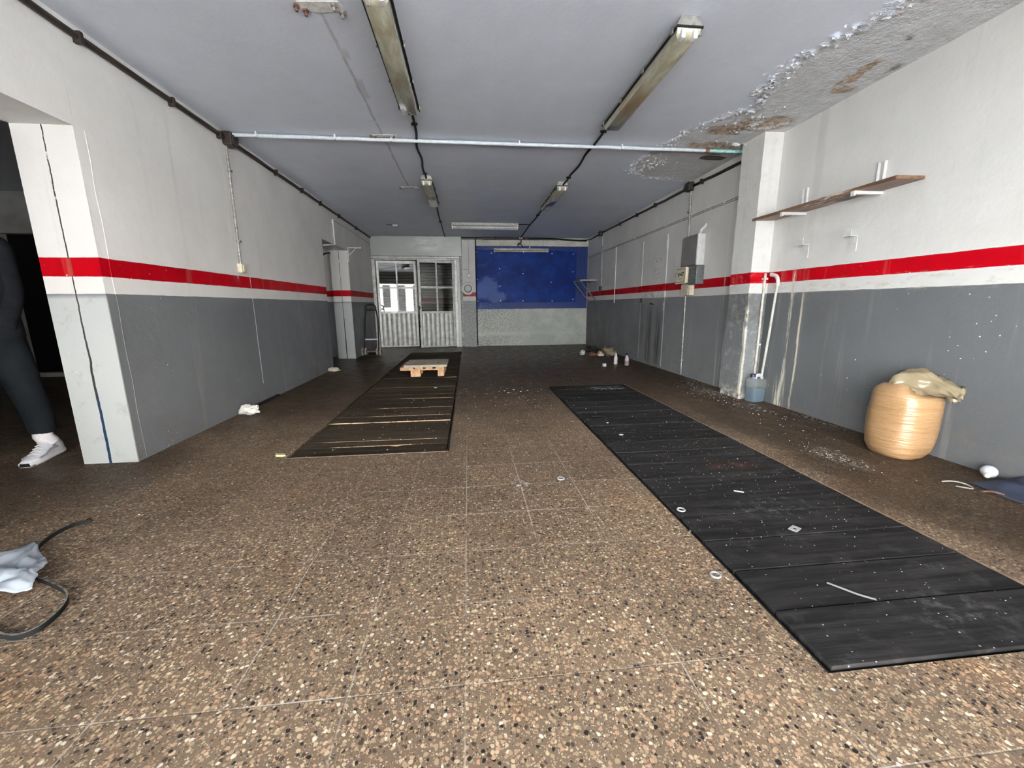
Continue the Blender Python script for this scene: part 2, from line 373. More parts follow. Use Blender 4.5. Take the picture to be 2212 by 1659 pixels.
def board_mat(name, base, rubber):
    g = G(name); x, y, z = g.xyz(); oi = g.new('ShaderNodeObjectInfo')
    r = oi.outputs['Random']
    gv = g.vec(g.m('MULTIPLY', x, 2.2), g.m('MULTIPLY', y, 30.), g.m('MULTIPLY', r, 37.))
    gn = g.noise(1, 5, .65, gv); n2 = g.noise(8, 5, .7); n3 = g.noise(2.2, 4, .6)
    col = g.mix(1., base, g.gray(g.m('ADD', .75, g.mul(r, .5))), 'MULTIPLY')
    col = g.mix(g.ss(gn, .35, .7), g.mix(1., col, (.6, .6, .6), 'MULTIPLY'), g.mix(1., col, (1.35, 1.3, 1.25), 'MULTIPLY'))
    col = g.mix(g.mul(g.ss(n2, .52, .72), .24 if rubber else .2), col, (.085, .08, .075))
    d, c = g.vor(34); s = g.xyz(c)
    sp = g.mul(g.ss(d, .07, .12, 1, 0), g.m('GREATER_THAN', s[0], .62 if rubber else .85), g.ss(n3, .4, .55))
    col = g.mix(g.mul(sp, .85), col, (.5, .5, .5))
    if rubber:
        b = fsum(g, [g.blob(x, y, 1.55, 1.0, .30, .16), g.blob(x, y, 1.75, 1.22, .14, .05), g.blob(x, y, 1.0, .88, .12, .05), g.blob(x, y, 1.5, 1.7, .4, .16)])
        col = g.mix(g.mul(b, g.ss(g.noise(20, 6, .75), .48, .68), .13), col, (.36, .36, .36))
        col = g.mix(g.mul(g.blob(x, y, 1.62, 2.22, .25, .1), g.ss(n2, .4, .6), .25), col, (.16, .07, .04))
        t = g.mul(g.band(x, 1.45, 1.85, .03), g.band(y, 4.55, 4.75, .02), g.ss(g.noise(1, 3, .6, g.scale(30, 18, 1)), .5, .58))
        col = g.mix(g.mul(t, .5), col, (.30, .33, .34))
    else:
        L = [(2.728, -1.24, -.2, 1.), (2.905, -1.0, -.45, .8), (3.03, -1.1, -.3, .35), (3.53, -1.2, -.16, 1.), (3.72, -.95, -.2, .45), (4.03, -.9, -.18, .7), (4.45, -.75, -.2, .5), (6.44, -.42, -.24, .9), (5.77, -.35, -.15, .5)]
        w = g.m('MULTIPLY', g.m('SUBTRACT', g.noise(5, 3), .5), .012); yy = g.m('ADD', y, w)
        ed = fsum(g, [g.mul(g.band(yy, q - .004, q + .007, .003), g.band(x, a, b, .05), k) for q, a, b, k in L])
        col = g.mix(g.mul(ed, g.ss(g.noise(14, 4, .7), .3, .5)), col, (.42, .30, .19))
    h = g.m('ADD', gn, g.mul(n2, .6))
    return g.fin(col, g.ss(n2, .3, .7, .6, .8), 0, g.bump(h, .35, .006), Specular_IOR_Level=.02)
M_WB = board_mat('dark_wood_boards', (.032, .025, .018), False)
M_RB = board_mat('black_boards', (.016, .0155, .016), True)

M_ALU = plain('aged_aluminium', (.46, .46, .44), .45, .25, .35, 9, .2)
M_GREYMETAL = plain('grey_painted_metal', (.26, .265, .255), .42, .1, .25, 4, .15)
M_LOUV = plain('grey_louver', (.22, .215, .20), .5, .2, .3, 6)
M_BLACK = plain('black_plastic', (.008, .008, .009), .6, Specular_IOR_Level=.12)
M_VOID = plain('dark_void', (.004, .004, .004), .9)
M_DARKBROWN = plain('dark_brown_enamel', (.020, .015, .012), .5, Specular_IOR_Level=.2)
M_CABLE = plain('black_cable_sheath', (.006, .006, .007), .5, Specular_IOR_Level=.12)
M_WHITE = plain('white_enamel', (.72, .72, .71), .4, 0, .12)
M_CREAM = plain('cream_plastic', (.55, .50, .37), .4, 0, .2)
M_STEEL = plain('worn_grey_steel', (.20, .195, .18), .5, .4, .4)
M_RUSTY = plain('rusty_steel', (.10, .05, .035), .75, .2, .5, 60, .4)
M_GALV = plain('galvanised_pipe', (.26, .25, .23), .5, .4, .55, 40, .2)
M_WPIPE = plain('white_painted_pipe', (.62, .67, .70), .4, 0, .15)
M_VERD = plain('verdigris_copper', (.28, .50, .47), .6, 0, .5, 40)
M_COPPER = plain('bare_copper', (.22, .09, .05), .5, .4)
M_PLASTER = plain('peeled_paint', (.80, .81, .83), .6, 0, .1)
M_DUSTY = plain('pale_plaster', (.60, .58, .54), .8, 0, .3)
M_PAPER = plain('white_tissue', (.74, .73, .69), .8, 0, .15, 30, .2)
M_PAPERD = plain('dirty_tissue', (.52, .48, .38), .8, 0, .35, 30, .2)
M_PALLET = plain('pallet_pine', (.42, .245, .13), .7, 0, .4, 14, .3)
M_PLY = plain('grey_plywood', (.29, .26, .20), .6, 0, .35, 9, .2)
M_NAVY = plain('navy_cloth', (.012, .018, .040), .8, 0, .3)

def wood_mat():
    g = G('brown_shelf_plank'); n = g.noise(1, 6, .65, g.scale(40, 2.5, 40)); n2 = g.noise(6, 4, .6); x, y, z = g.xyz()
    col = g.mix(g.ss(n, .35, .65), (.045, .020, .010), (.14, .070, .033))
    col = g.mix(g.mul(g.band(y, 2.9, 3.35, .1), g.ss(g.noise(1, 5, .75, g.scale(30, 6, 30)), .52, .6), .8), col, (.55, .47, .40))
    return g.fin(col, .55, 0, g.bump(n, .3, .006))
M_SHELF = wood_mat()
def blue_mat():
    g = G('blue_board_paint'); x, y, z = g.xyz(); n = g.noise(3, 5, .65); n2 = g.noise(1, 5, .7, g.scale(3, 1, 6))
    col = g.mix(g.ss(n, .35, .65), (.0015, .0105, .082), (.0025, .020, .132))
    w = g.mul(g.m('SUBTRACT', n, .5), .6); xx = g.m('ADD', x, w); zz = g.m('ADD', z, w)
    b = fsum(g, [g.blob(xx, zz, .48, 1.38, .36, .36), g.blob(xx, zz, .68, 1.18, .34, .24)])
    col = g.mix(g.mul(g.ss(b, .05, .5), .32), col, (.12, .18, .38))  # pale lower-left smudge: a soft reflection painted into the blue
    c = g.mul(g.ss(n2, .52, .72), g.ss(x, 2.6, .4), .25); col = g.mix(c, col, (.09, .14, .27))
    return g.fin(col, .5, 0, g.bump(n2, .08, .004), Specular_IOR_Level=.07)
M_BLUE = blue_mat()
def diffuser_mat():
    g = G('yellowed_diffuser'); p = g.obj(); x, y, z = g.xyz(p); n = g.noise(5, 4, .6, g.scale(3, .8, 3, p)); oi = g.new('ShaderNodeObjectInfo')
    n2 = g.noise(2, 3, .5, g.scale(1, 2, 1))
    col = g.mix(g.ss(n, .35, .68), (.185, .175, .125), (.30, .29, .225))
    wx, wy, wz = g.xyz(g.pos()); col = g.mix(g.mul(g.blob(wx, wy, 1.30, 3.28, .16, .36), .75), col, (.17, .105, .04))
    col = g.mix(g.mul(g.ss(n2, .5, .66), .4), col, (.16, .115, .06))
    return g.fin(col, .22, 0, g.bump(g.noise(60, 2, .5, p), .05, .002), Coat_Weight=.4)
M_DIFF = diffuser_mat()
def clearmat(name, col, alpha, rough=.15, refl=.12):
    g = G(name); nt = g.t
    tr = g.new('ShaderNodeBsdfTransparent'); tr.inputs[0].default_value = (1, 1, 1, 1)
    g.fin(col, rough); mx = g.new('ShaderNodeMixShader'); g.link(alpha, mx.inputs[0])
    nt.links.new(tr.outputs[0], mx.inputs[1]); nt.links.new(g.b.outputs[0], mx.inputs[2]); nt.links.new(mx.outputs[0], g.out.inputs[0])
    return g.mat
def glassmat():
    g = G('dusty_window_glass'); nt = g.t
    tr = g.new('ShaderNodeBsdfTransparent'); tr.inputs[0].default_value = (.8, .82, .8, 1)
    gl = g.new('ShaderNodeBsdfGlossy'); gl.inputs['Roughness'].default_value = .015; gl.inputs[0].default_value = (1, 1, 1, 1)
    n = g.noise(14, 4, .6); mx = g.new('ShaderNodeMixShader'); g.link(g.ss(n, .2, .8, .06, .10), mx.inputs[0])
    nt.links.new(tr.outputs[0], mx.inputs[1]); nt.links.new(gl.outputs[0], mx.inputs[2]); nt.links.new(mx.outputs[0], g.out.inputs[0])
    return g.mat
M_GLASS = glassmat()
M_SMOKE = clearmat('smoky_cover', (.22, .21, .20), .72, .25)
M_CLEAR = clearmat('clear_brown_film', (.185, .150, .095), .86, .22)
M_RING = clearmat('clear_plastic', (.60, .62, .62), .6, .15)
M_SHEET = clearmat('milky_plastic_sheet', (.40, .45, .50), .90, .2)
M_CAN = clearmat('translucent_can', (.50, .56, .56), .34, .25)
M_BLUEFLUID = plain('blue_fluid', (.03, .075, .13), .2, 0, .1)

# ------------------------------------------------------------------ the room
XL, XJ, XR, XF, H, YB = -2.198, -2.522, 3.035, 2.999, 2.591, 10.16
PL = (-1.245, -.165, 2.72, 8.98); PR = (.962, 1.95, .84, 4.86)     # the two covered pits
def floor():
    mb = MB(); xs = sorted({-8., PL[0], PL[1], PR[0], PR[1], 3.4}); ys = sorted({-3., PL[2], PL[3], PR[2], PR[3], 11.})
    for i in range(len(xs) - 1):
        for j in range(len(ys) - 1):
            cx, cy = (xs[i] + xs[i + 1]) / 2, (ys[j] + ys[j + 1]) / 2
            if any(p[0] < cx < p[1] and p[2] < cy < p[3] for p in (PL, PR)): continue
            mb.add([(xs[i], ys[j], 0), (xs[i + 1], ys[j], 0), (xs[i + 1], ys[j + 1], 0), (xs[i], ys[j + 1], 0)], [(0, 1, 2, 3)])
    for p in (PL, PR):
        a, b, c, d = p; z = -.05
        mb.add([(a, c, 0), (b, c, 0), (b, d, 0), (a, d, 0), (a, c, z), (b, c, z), (b, d, z), (a, d, z)], [(0, 4, 5, 1), (1, 5, 6, 2), (2, 6, 7, 3), (3, 7, 4, 0), (4, 7, 6, 5)])
    bm = bmesh.new(); me = bpy.data.meshes.new('floor')
    me.from_pydata(mb.v, [], mb.f); bm.from_mesh(me); bmesh.ops.remove_doubles(bm, verts=bm.verts, dist=1e-5)
    bm.normal_update()
    for f in bm.faces:
        pass
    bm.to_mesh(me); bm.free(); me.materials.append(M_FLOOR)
    o = bpy.data.objects.new('floor', me); COL.objects.link(o); o['kind'] = 'structure'
floor()
struct('ceiling', MB().box(-8, 3.4, -.6, 11, H, H + .15), M_CEIL)
yo1, yo2, yo3, zt = 2.785, 6.78, 8.13, 2.02
mb = MB().box(XJ, XL, -.6, .6, 0, H).box(XJ, XL, .6, yo1, zt, H).box(XJ, XL, yo1 + .002, yo2, 0, H).box(XJ, XL, yo2, yo3, zt, H).box(XJ, XL, yo3 + .002, 10.5, 0, H)
struct('wall_left', mb, M_LEFT)
struct('trim_1', MB().box(XJ, XL - .0, yo1 - .006, yo1 + .001, 0, zt), M_JAMB)
struct('trim_2', MB().box(XJ, XL - .0, yo3 - .006, yo3 + .001, 0, zt), M_JAMB)
struct('trim_3', MB().tube(spline([(XL, yo1 + .065 + .004 * math.sin(k * 2.3), zt - k * .1675) for k in range(13)], 3), .0026, 6), M_LEFT, smooth=True)
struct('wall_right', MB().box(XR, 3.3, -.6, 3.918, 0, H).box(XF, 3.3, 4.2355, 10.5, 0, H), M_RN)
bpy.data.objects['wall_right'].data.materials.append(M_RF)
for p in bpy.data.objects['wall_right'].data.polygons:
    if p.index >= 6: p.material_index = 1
def pillar():
    mb = MB(); x0, x1, y0, y1 = 2.8395, 3.3, 3.918, 4.2355; R = []
    for k in range(40):
        z = H * k / 39; r = rnd.Random if False else rnd
        j = lambda s: (noise.noise((s, z * 5, 3)) * .012 + noise.noise((s + 9, z * 23, 3)) * .006) * (1 if z < 1.2 else .35)
        R.append([(x0 + j(1), y0 + j(2) * .6, z), (x1, y0, z), (x1, y1, z), (x0 + j(5), y1, z)])
    mb.rings(R); struct('pillar', mb, M_PIL)
pillar()
# back wall around the door recess
dx0, dx1, dz = -2.198, -.16, 2.09
mb = MB().box(-2.8, dx0, YB, 10.6, 0, H).box(dx1, 3.4, YB, 10.6, 0, H).box(dx0, dx1, YB, 10.6, dz, H)
struct('wall_back', mb, M_BACK)
struct('recess_light_block', MB().box(-2.8, .2, 10.6, 10.7, 0, H), M_VOID)  # added black slab, keeps outside light from coming in behind the louvers
struct('wall_pillar', MB().box(-.105, .205, 10.05, YB, 0, H), M_BPIL)
# entrance side of the garage, behind the camera
struct('wall_front', MB().box(-8, -1.95, -.75, -.6, 0, H).box(2.85, 3.3, -.75, -.6, 0, H).box(-1.95, 2.85, -.75, -.6, 2.06, H), M_PLAIN)
# neighbouring room seen through the openings
struct('wall_neighbour_back', MB().box(-8, -6.48, 6.66, 6.76, 0, H).box(-5.55, XJ, 6.66, 6.76, 0, H).box(-6.48, -5.55, 6.66, 6.76, 2.04, H).box(-6.48, -5.55, 6.66, 6.76, 0, .06), M_PLAIN)
struct('wall_neighbour_void', MB().box(-6.6, -5.4, 8.0, 8.1, 0, H).box(-6.62, -6.5, 6.76, 8.1, 0, H).box(-5.5, -5.4, 6.76, 8.1, 0, H), M_VOID)
struct('wall_neighbour_left', MB().box(-8.1, -8, -.6, 6.8, 0, H), M_PLAIN)
struct('wall_passage', MB().box(-3.75, XJ, 8.4, 8.5, 0, H).box(-3.85, -3.75, 6.76, 8.5, 0, H), M_LEFT)

# street outside, seen only as a reflection in the door glass
M_STREET = plain('pavement', (.74, .75, .77), .8, 0, .15, 2)
M_FACADE = plain('cream_facade', (.78, .79, .78), .8, 0, .1, 2)
struct('street', MB().box(-30, 30, -13, -3., -.1, 0), M_STREET)
struct('pavement', MB().box(-30, 30, -3., -.6, -.1, -.004), M_STREET)
fac = thing('facade_across_street', None, None, (1, -13.2, 0)); fac['kind'] = 'structure'
build('facade_wall', MB().box(-30, 6.5, -13.4, -13, 0, 7), M_FACADE, fac)
build('dimming_facade_wall', MB().box(6.5, 30, -13.4, -13, 0, 7), plain('dimming_facade', (.30, .27, .25), .8, 0, .1, 2), fac)  # unseen darker stretch, made up to send less light in from this side
mb = MB()
for k in range(-8, 12):
    mb.box(k * 1.15 + .1, k * 1.15 + .66, -13, -12.96, 0.05 if k % 3 else .9, 2.6)
    mb.box(k * 1.15 + .1, k * 1.15 + .8, -13, -12.96, 3.6, 5.0)
build('facade_opening', mb, M_VOID, fac)

# ------------------------------------------------------------------ pit covers
ysl = [2.725, 2.905, 3.03, 3.25, 3.53, 3.72, 3.87, 4.03, 4.24, 4.45, 4.66, 4.87, 5.08, 5.31, 5.54, 5.77, 6.0, 6.22, 6.44, 6.68, 6.92, 7.16, 7.4, 7.64, 7.88, 8.12, 8.36, 8.60, 8.78, 8.975]
def ordinal(i):
    T = 'first second third fourth fifth sixth seventh eighth ninth tenth eleventh twelfth thirteenth fourteenth fifteenth sixteenth seventeenth eighteenth nineteenth twentieth'.split()
    if i < 20: return T[i]
    return 'twenty-' + T[i - 20] if i < 29 else 'thirtieth'
for i in range(len(ysl) - 1):
    a, b = ysl[i], ysl[i + 1]; j = rnd.uniform(0, .012); t = rnd.uniform(-.007, -.001)
    o = build('wooden_board', MB().box(PL[0] + .012 + j, PL[1] - .010 - rnd.uniform(0, .008), a + .003, b - .003, -.05, .0 + t), M_WB, bevel=.004)
    tag(o, f'dark wooden board over the plank-covered pit under the pallet, {ordinal(i)} from its near end', 'board', 'boards covering the plank pit')
ysr = [.846, 1.062, 1.268, 1.465, 1.667, 1.868, 2.09, 2.31, 2.52, 2.73, 2.94, 3.15, 3.36, 3.57, 3.78, 3.99, 4.20, 4.41, 4.63, 4.852]
for i in range(len(ysr) - 1):
    a, b = ysr[i], ysr[i + 1]; t = .006 + rnd.uniform(0, .0015) if i else .010
    o = build('black_board', MB().box(PR[0] + .010 + rnd.uniform(0, .006), PR[1] - .010, a + .004, b - .004, -.05, t), M_RB, bevel=.0015)
    tag(o, f'black board over the pit beside the jerrycan wall, {ordinal(i)} from its near end', 'board', 'boards covering the black pit')
M_EDGE = plain('worn_steel_edge', (.24, .17, .12), .5, .5, .5, 30)
a, b, c, d = PR
struct('trim_9', MB().box(a - .005, a, c, d + .008, -.04, .0015), M_BLACK)
struct('trim_4', MB().box(b, b + .009, c, d + .008, -.04, .003).box(a, b, d, d + .009, -.04, .003), M_EDGE)
a, b, c, d = PL
struct('trim_5', MB().box(b, b + .007, c, d, -.04, .002), M_BLACK)
struct('trim_10', MB().box(a, b, c - .006, c, -.04, .002), M_EDGE)

# ------------------------------------------------------------------ back door
def ribbed(x0, x1, z0, z1, y, n, amp):
    pts = []
    for k in range(n * 8 + 1):
        t = k / 8; ph = t - math.floor(t)
        pts.append((x0 + (x1 - x0) * k / (n * 8), y - amp * math.sin(PI * ph) ** .55))
    mb = MB(); m = len(pts)
    vs = [(p[0], p[1], z) for z in (z0, z1) for p in pts] + [(p[0], y + .012, z) for z in (z0, z1) for p in pts]
    fs = []
    for k in range(m - 1):
        fs += [(k, k + 1, m + k + 1, m + k), (2 * m + k, 3 * m + k, 3 * m + k + 1, 2 * m + k + 1), (k, 2 * m + k, 2 * m + k + 1, k + 1), (m + k, m + k + 1, 3 * m + k + 1, 3 * m + k)]
    fs += [(0, m, 3 * m, 2 * m), (m - 1, 3 * m - 1, 4 * m - 1, 2 * m - 1)]
    return mb.add(vs, fs)
def leaf(name, x0, x1, hinge_right, ang):
    w = x1 - x0; hx = x1 if hinge_right else x0
    o = bpy.data.objects.new(name, None); COL.objects.link(o); o.location = (hx, 10.10, 0); o['kind'] = 'structure'
    o.rotation_euler = (0, 0, ang)
    s = -1 if hinge_right else 1
    L = lambda q: q - w if hinge_right else q
    st = .055
    fr = MB()
    for a, b in ((0, st), (w - st, w), (w / 2 - .018, w / 2 + .018)):
        fr.box(L(a), L(b), -.02, .02, .84 if a not in (0, w - st) else .015, 2.05)
    for a, b in ((.82, .875), (1.405, 1.45), (1.985, 2.05), (.015, .05)):
        fr.box(L(st), L(w - st), -.018, .018, a, b)
    build('leaf_frame', fr, M_ALU, o, local=True, bevel=.004)
    build('ribbed_panel', ribbed(L(st), L(w - st), .05, .82, .004, 7, .018), M_ALU, o, local=True, smooth=True, ang=60)
    for xa, xb in ((st, w / 2 - .018), (w / 2 + .018, w - st)):
        for za, zb in ((.875, 1.405), (1.45, 1.985)):
            build('window_pane', MB().box(L(xa), L(xb), -.003, .003, za, zb), M_GLASS, o, local=True)
    return o
dl = leaf('door_1', -2.115, -1.205, False, math.radians(8.2))
dr = leaf('door_2', -1.175, -.30, True, math.radians(17))
build('door_handle', MB().box(-.885, -.855, -.045, -.02, .92, 1.0).tube([(-.87, -.05, .96), (-.80, -.05, .95)], .008), M_DARKBROWN, dr, local=True)
build('hanging_chain', MB().tube(spline([(-.872, -.03, .93), (-.876, -.028, .8), (-.868, -.028, .66), (-.874, -.028, .55)], 5), .006, 6).cbox((-.872, -.03, .52), (.03, .015, .05)), M_RUSTY, dr, local=True)
fr = MB().box(-2.198, -2.125, 10.03, 10.14, 0, 2.09).box(-.295, -.235, 10.03, 10.14, 0, 2.09).box(-2.198, -.235, 10.03, 10.14, 2.056, 2.09).box(-2.21, -.165, 10.0, 10.12, 2.09, 2.135)
struct('trim_6', fr, M_ALU, bevel=.006)
struct('trim_7', MB().box(-.235, -.165, 10.045, 10.13, 0, 2.09), M_WHITE, bevel=.004)
def louver(name, x0, x1, lab):
    t = thing(name, lab, 'shutter', ((x0 + x1) / 2, 10.42, .8), 'louvered shutters outside the back door')
    build('shutter_frame', MB().box(x0, x0 + .03, 10.40, 10.44, .8, 2.06).box(x1 - .03, x1, 10.40, 10.44, .8, 2.06).box(x0, x1, 10.40, 10.44, .8, .83).box(x0, x1, 10.40, 10.44, 2.03, 2.06), M_LOUV, t)
    mb = MB()
    for k in range(17):
        z = .85 + k * .0705; M = Matrix.Translation((0, 10.42, z)) @ Matrix.Rotation(math.radians(-32), 4, 'X')
        mb.box(x0 + .03, x1 - .03, -.030, .030, -.004, .004, M)
    build('slats', mb, M_LOUV, t)
louver('louvered_shutter', -2.15, -1.21, 'grey louvered shutter behind the back door leaf that mirrors the street')
louver('louvered_shutter', -1.19, -.24, 'grey louvered shutter behind the back door leaf beside the pillar')
struct('trim_8', MB().box(-2.196, -.107, 9.99, YB, 2.136, 2.588), (lambda: (lambda g: g.fin(g.mix(g.mul(g.blob(*(lambda q: (g.m('ADD', q[0], g.mul(g.m('SUBTRACT', g.noise(6, 4), .5), .3)), q[2]))(g.xyz()), -.85, 2.40, .62, .26), g.ss(g.noise(3, 4, .7, g.scale(1, 1, 3)), .35, .65), .55), (.205, .21, .2), (.5, .5, .48)), .4, .1, g.bump(g.noise(4, 3), .1, .01)))(G('shutter_box_paint')))(), bevel=.012)
# blue board on the back wall
t = thing('mounted_board', 'large blue painted board screwed to the back wall', 'board', (1.46, 10.14, 1.06))
build('panel', MB().box(.225, 2.70, 10.142, YB - .001, 1.065, 2.30), M_BLUE, t, bevel=.003)
for sx, sz in ((.238, 2.25), (.6, 2.233), (1.381, 2.257), (2.083, 2.231), (2.617, 2.218), (.796, 1.87), (1.37, 1.756), (2.62, 1.80), (.249, 1.614), (.801, 1.458), (2.07, 1.55), (.251, 1.1), (.811, 1.107), (1.368, 1.103), (2.10, 1.095), (2.63, 1.132)):
    build('screw', MB().lathe([(.0005, -.003), (.013, -.003), (.011, .004), (.0005, .006)], (0, 0, 0), 10, Matrix.Translation((sx, 10.141, sz)) @ Matrix.Rotation(PI / 2, 4, 'X')), M_WHITE, t, smooth=True)
# plastic ring and switch on the pillar
t = thing('plastic_hoop', 'round white plastic ring hung on the narrow pillar beside the back door', 'ring', (.018, 10.05, 1.25))
def torus(R, r, c, n=36, m=10, sy=1.):
    mb = MB(); RR = []
    for i in range(n):
        a = 2 * PI * i / n
        RR.append([V((c[0] + (R + r * math.cos(2 * PI * j / m)) * math.cos(a), c[1] + sy * r * math.sin(2 * PI * j / m), c[2] + (R + r * math.cos(2 * PI * j / m)) * math.sin(a))) for j in range(m)])
    return mb.rings(RR, False, True)
build('outer_ring', torus(.117, .036, (.018, 10.035, 1.40), sy=.5), M_WHITE, t, smooth=True, ang=0)
build('inner_rim', torus(.084, .007, (.018, 10.022, 1.40)), M_BLACK, t, smooth=True, ang=0)
t = thing('light_switch', 'small grey switch with a thin cable on the narrow pillar above the white ring', 'switch', (.05, 10.05, 1.66))
build('switch_box', MB().box(.015, .085, 10.02, 10.05, 1.655, 1.74), M_STEEL, t, bevel=.004)
build('rocker', MB().box(.035, .065, 10.012, 10.02, 1.675, 1.72), M_CREAM, t)
build('switch_cable', MB().tube([(.05, 10.044, 1.74), (.052, 10.044, 2.1), (.048, 10.044, 2.55)], .005, 6), M_GALV, t)
tag(build('thin_cable', MB().tube([(-.10, 10.044, 1.845), (-.03, 10.040, 1.85), (.043, 10.044, 1.846)], .004, 6).cbox((-.03, 10.04, 1.85), (.022, .02, .022)), M_GALV), 'short thin cable crossing the pillar between door frame and switch cable', 'cable')
tag(build('vertical_pipe', MB().tube([(.225, 10.12, 0.02), (.222, 10.12, 1.2), (.225, 10.12, 2.54)], .012, 8), M_BLACK, smooth=True), 'dark upright pipe in the corner between pillar and blue board', 'pipe')

# ------------------------------------------------------------------ lamps on the ceiling
def batten_light(x, y0, y1, label, sag=0):
    t = thing('ceiling_light', label, 'ceiling light', (x, (y0 + y1) / 2, H - .112), 'sealed fluorescent lights along the ceiling')
    cy = (y0 + y1) / 2; z = H
    build('housing', MB().prism([(-.055, 0), (.055, 0), (.074, -.045), (.074, -.052), (-.074, -.052), (-.074, -.045)], y0, y1, Matrix(((1, 0, 0, x), (0, 0, 1, 0), (0, 1, 0, z), (0, 0, 0, 1)))), M_STEEL, t, bevel=.003)
    build('gasket', MB().box(x - .079, x + .079, y0 - .004, y1 + .004, z - .060, z - .050), M_BLACK, t)
    R = []
    for yy, ins, dz in ((y0 + .004, .0, .061), (y0 + .03, .006, .100), (y0 + .05, .008, .109), (y1 - .05, .008, .109), (y1 - .03, .006, .100), (y1 - .004, .0, .061)):
        w = .074 - ins; zb = z - dz
        R.append([V((x + q, yy, max(zb, min(z - .060, z - p)))) for q, p in ((-w, .060), (w, .060), (w * .98, .085), (w * .86, .104), (w * .5, .111), (-w * .5, .111), (-w * .86, .104), (-w * .98, .085))])
    build('diffuser', MB().rings(R), M_DIFF, t, smooth=True, ang=35)
    for s in (-1, 1):
        build('lamp_holder', MB().box(x + s * .036 - .012, x + s * .036 + .012, y0 - .003, y0 + .040, z - .112, z - .066), M_WHITE, t, bevel=.004)
        n = 4
        for k in range(n):
            yy = y0 + .05 + (y1 - y0 - .1) * k / (n - 1)
            build('clip', MB().box(x + s * .079, x + s * .085, yy - .012, yy + .012, z - .070, z - .036).box(x + s * .070, x + s * .085, yy - .012, yy + .012, z - .040, z - .036), M_GALV, t)
    return t
batten_light(-.4165, 2.375, 3.66, 'sealed fluorescent light with dirty yellow cover, cut off by the top of the photo')
batten_light(1.292, 2.50, 3.80, 'sealed fluorescent light with brown-stained cover nearest the peeling ceiling patch')
batten_light(-.470, 5.50, 6.73, 'smaller-looking sealed fluorescent light farther back, beside the ceiling crack end')
batten_light(1.285, 5.61, 6.85, 'sealed fluorescent light farther back on the peeling side, cable at both ends')
t = thing('ceiling_tube_light', 'crosswise fluorescent light with bare white tube near the back wall ceiling', 'ceiling light', (.38, 8.45, H - .12))
build('housing', MB().box(-.27, 1.04, 8.38, 8.56, H - .05, H).box(-.27, 1.04, 8.36, 8.58, H - .058, H - .05), M_STEEL, t, bevel=.003)
for yy in (8.405, 8.535):
    build('tube', MB().tube([(-.24, yy, H - .085), (1.01, yy, H - .085)], .018, 12), M_WHITE, t, smooth=True)
    for xx in (-.255, 1.025):
        build('lamp_holder', MB().box(xx - .012, xx + .012, yy - .018, yy + .018, H - .108, H - .058), M_CREAM, t)
build('reflector', MB().prism([(8.36, H - .058), (8.58, H - .058), (8.50, H - .066), (8.44, H - .066)], -.23, 1.0, Matrix(((0, 0, 1, 0), (1, 0, 0, 0), (0, 1, 0, 0), (0, 0, 0, 1)))), M_WHITE, t)
t = thing('hanging_strip_light', 'bare grey strip light hanging in front of the blue board', 'light', (1.32, 10.08, 2.262))
build('batten', MB().box(.65, 1.985, 10.05, 10.10, 2.285, 2.335), M_STEEL, t, bevel=.004)
build('tube', MB().tube([(.69, 10.075, 2.268), (1.95, 10.075, 2.268)], .014, 10), M_CREAM, t, smooth=True)
for xx in (.675, 1.96): build('lamp_holder', MB().box(xx - .015, xx + .015, 10.06, 10.09, 2.25, 2.287), M_CREAM, t)
build('hanger', MB().box(1.512, 1.536, 10.08, 10.088, 2.335, 2.56), M_ALU, t)
build('supply_cable', MB().tube(spline([(1.31, 10.09, 2.55), (1.315, 10.08, 2.47), (1.25, 10.07, 2.45), (1.235, 10.07, 2.40), (1.28, 10.07, 2.44), (1.33, 10.07, 2.41), (1.37, 10.075, 2.33)], 5), .010, 6), M_CABLE, t, smooth=True)
tag(build('thin_rail', MB().box(.42, 2.2, 10.13, 10.16, 2.535, 2.548), M_STEEL), 'thin grey rail under the ceiling above the blue board', 'rail')
t = thing('ceiling_sensor', 'small white box with a short cable on the ceiling near the back door', 'sensor', (-1.40, 8.73, H - .035))
build('sensor_box', MB().box(-1.445, -1.345, 8.68, 8.78, H - .035, H), M_WHITE, t, bevel=.008)
build('sensor_cable', MB().tube([(-1.445, 8.70, H - .006), (-1.50, 8.68, H - .006), (-1.56, 8.67, H - .006)], .006, 6), M_BLACK, t)

# ------------------------------------------------------------------ conduits, pipes, cables
def conduit(label, pts, r, mat, clips=(), cat='conduit', name='conduit', axis='y', group=None, clipr=None, cmat=None):
    p0 = pts[0]
    t = thing(name, label, cat, (p0[0], p0[1], min(p[2] for p in pts) - r), group)
    build('pipe_run', MB().tube(pts, r, 10), mat, t, smooth=True)
    for c in clips:
        k = clipr or r + .006
        M = Matrix.Translation(c)
        if axis == 'y': mb = MB().box(-k, k, -.012, .012, -k - .006, k + .006, M)
        elif axis == 'z': mb = MB().box(-k - .004, k, -k - .006, k + .006, -.010, .010, M)
        else: mb = MB().box(-.012, .012, -k, k, -k, k, M)
        build('clip', mb, cmat or mat, t, bevel=.003)
    return t
def wav(p, q, n, a, seed):
    p, q = V(p), V(q)
    return [p.lerp(q, k / n) + V((noise.noise((k * .9, seed, 0)) * a, 0, noise.noise((k * .9, seed, 7)) * a)) for k in range(n + 1)]
xw = XL + .019
conduit('thick black conduit along the ceiling edge above the doorway with the person', wav((xw, -.5, 2.520), (xw, 4.31, 2.530), 22, .006, 1), .019, M_DARKBROWN, [(xw, k, 2.523) for k in (1.6, 2.45, 2.9, 3.65, 4.25)])
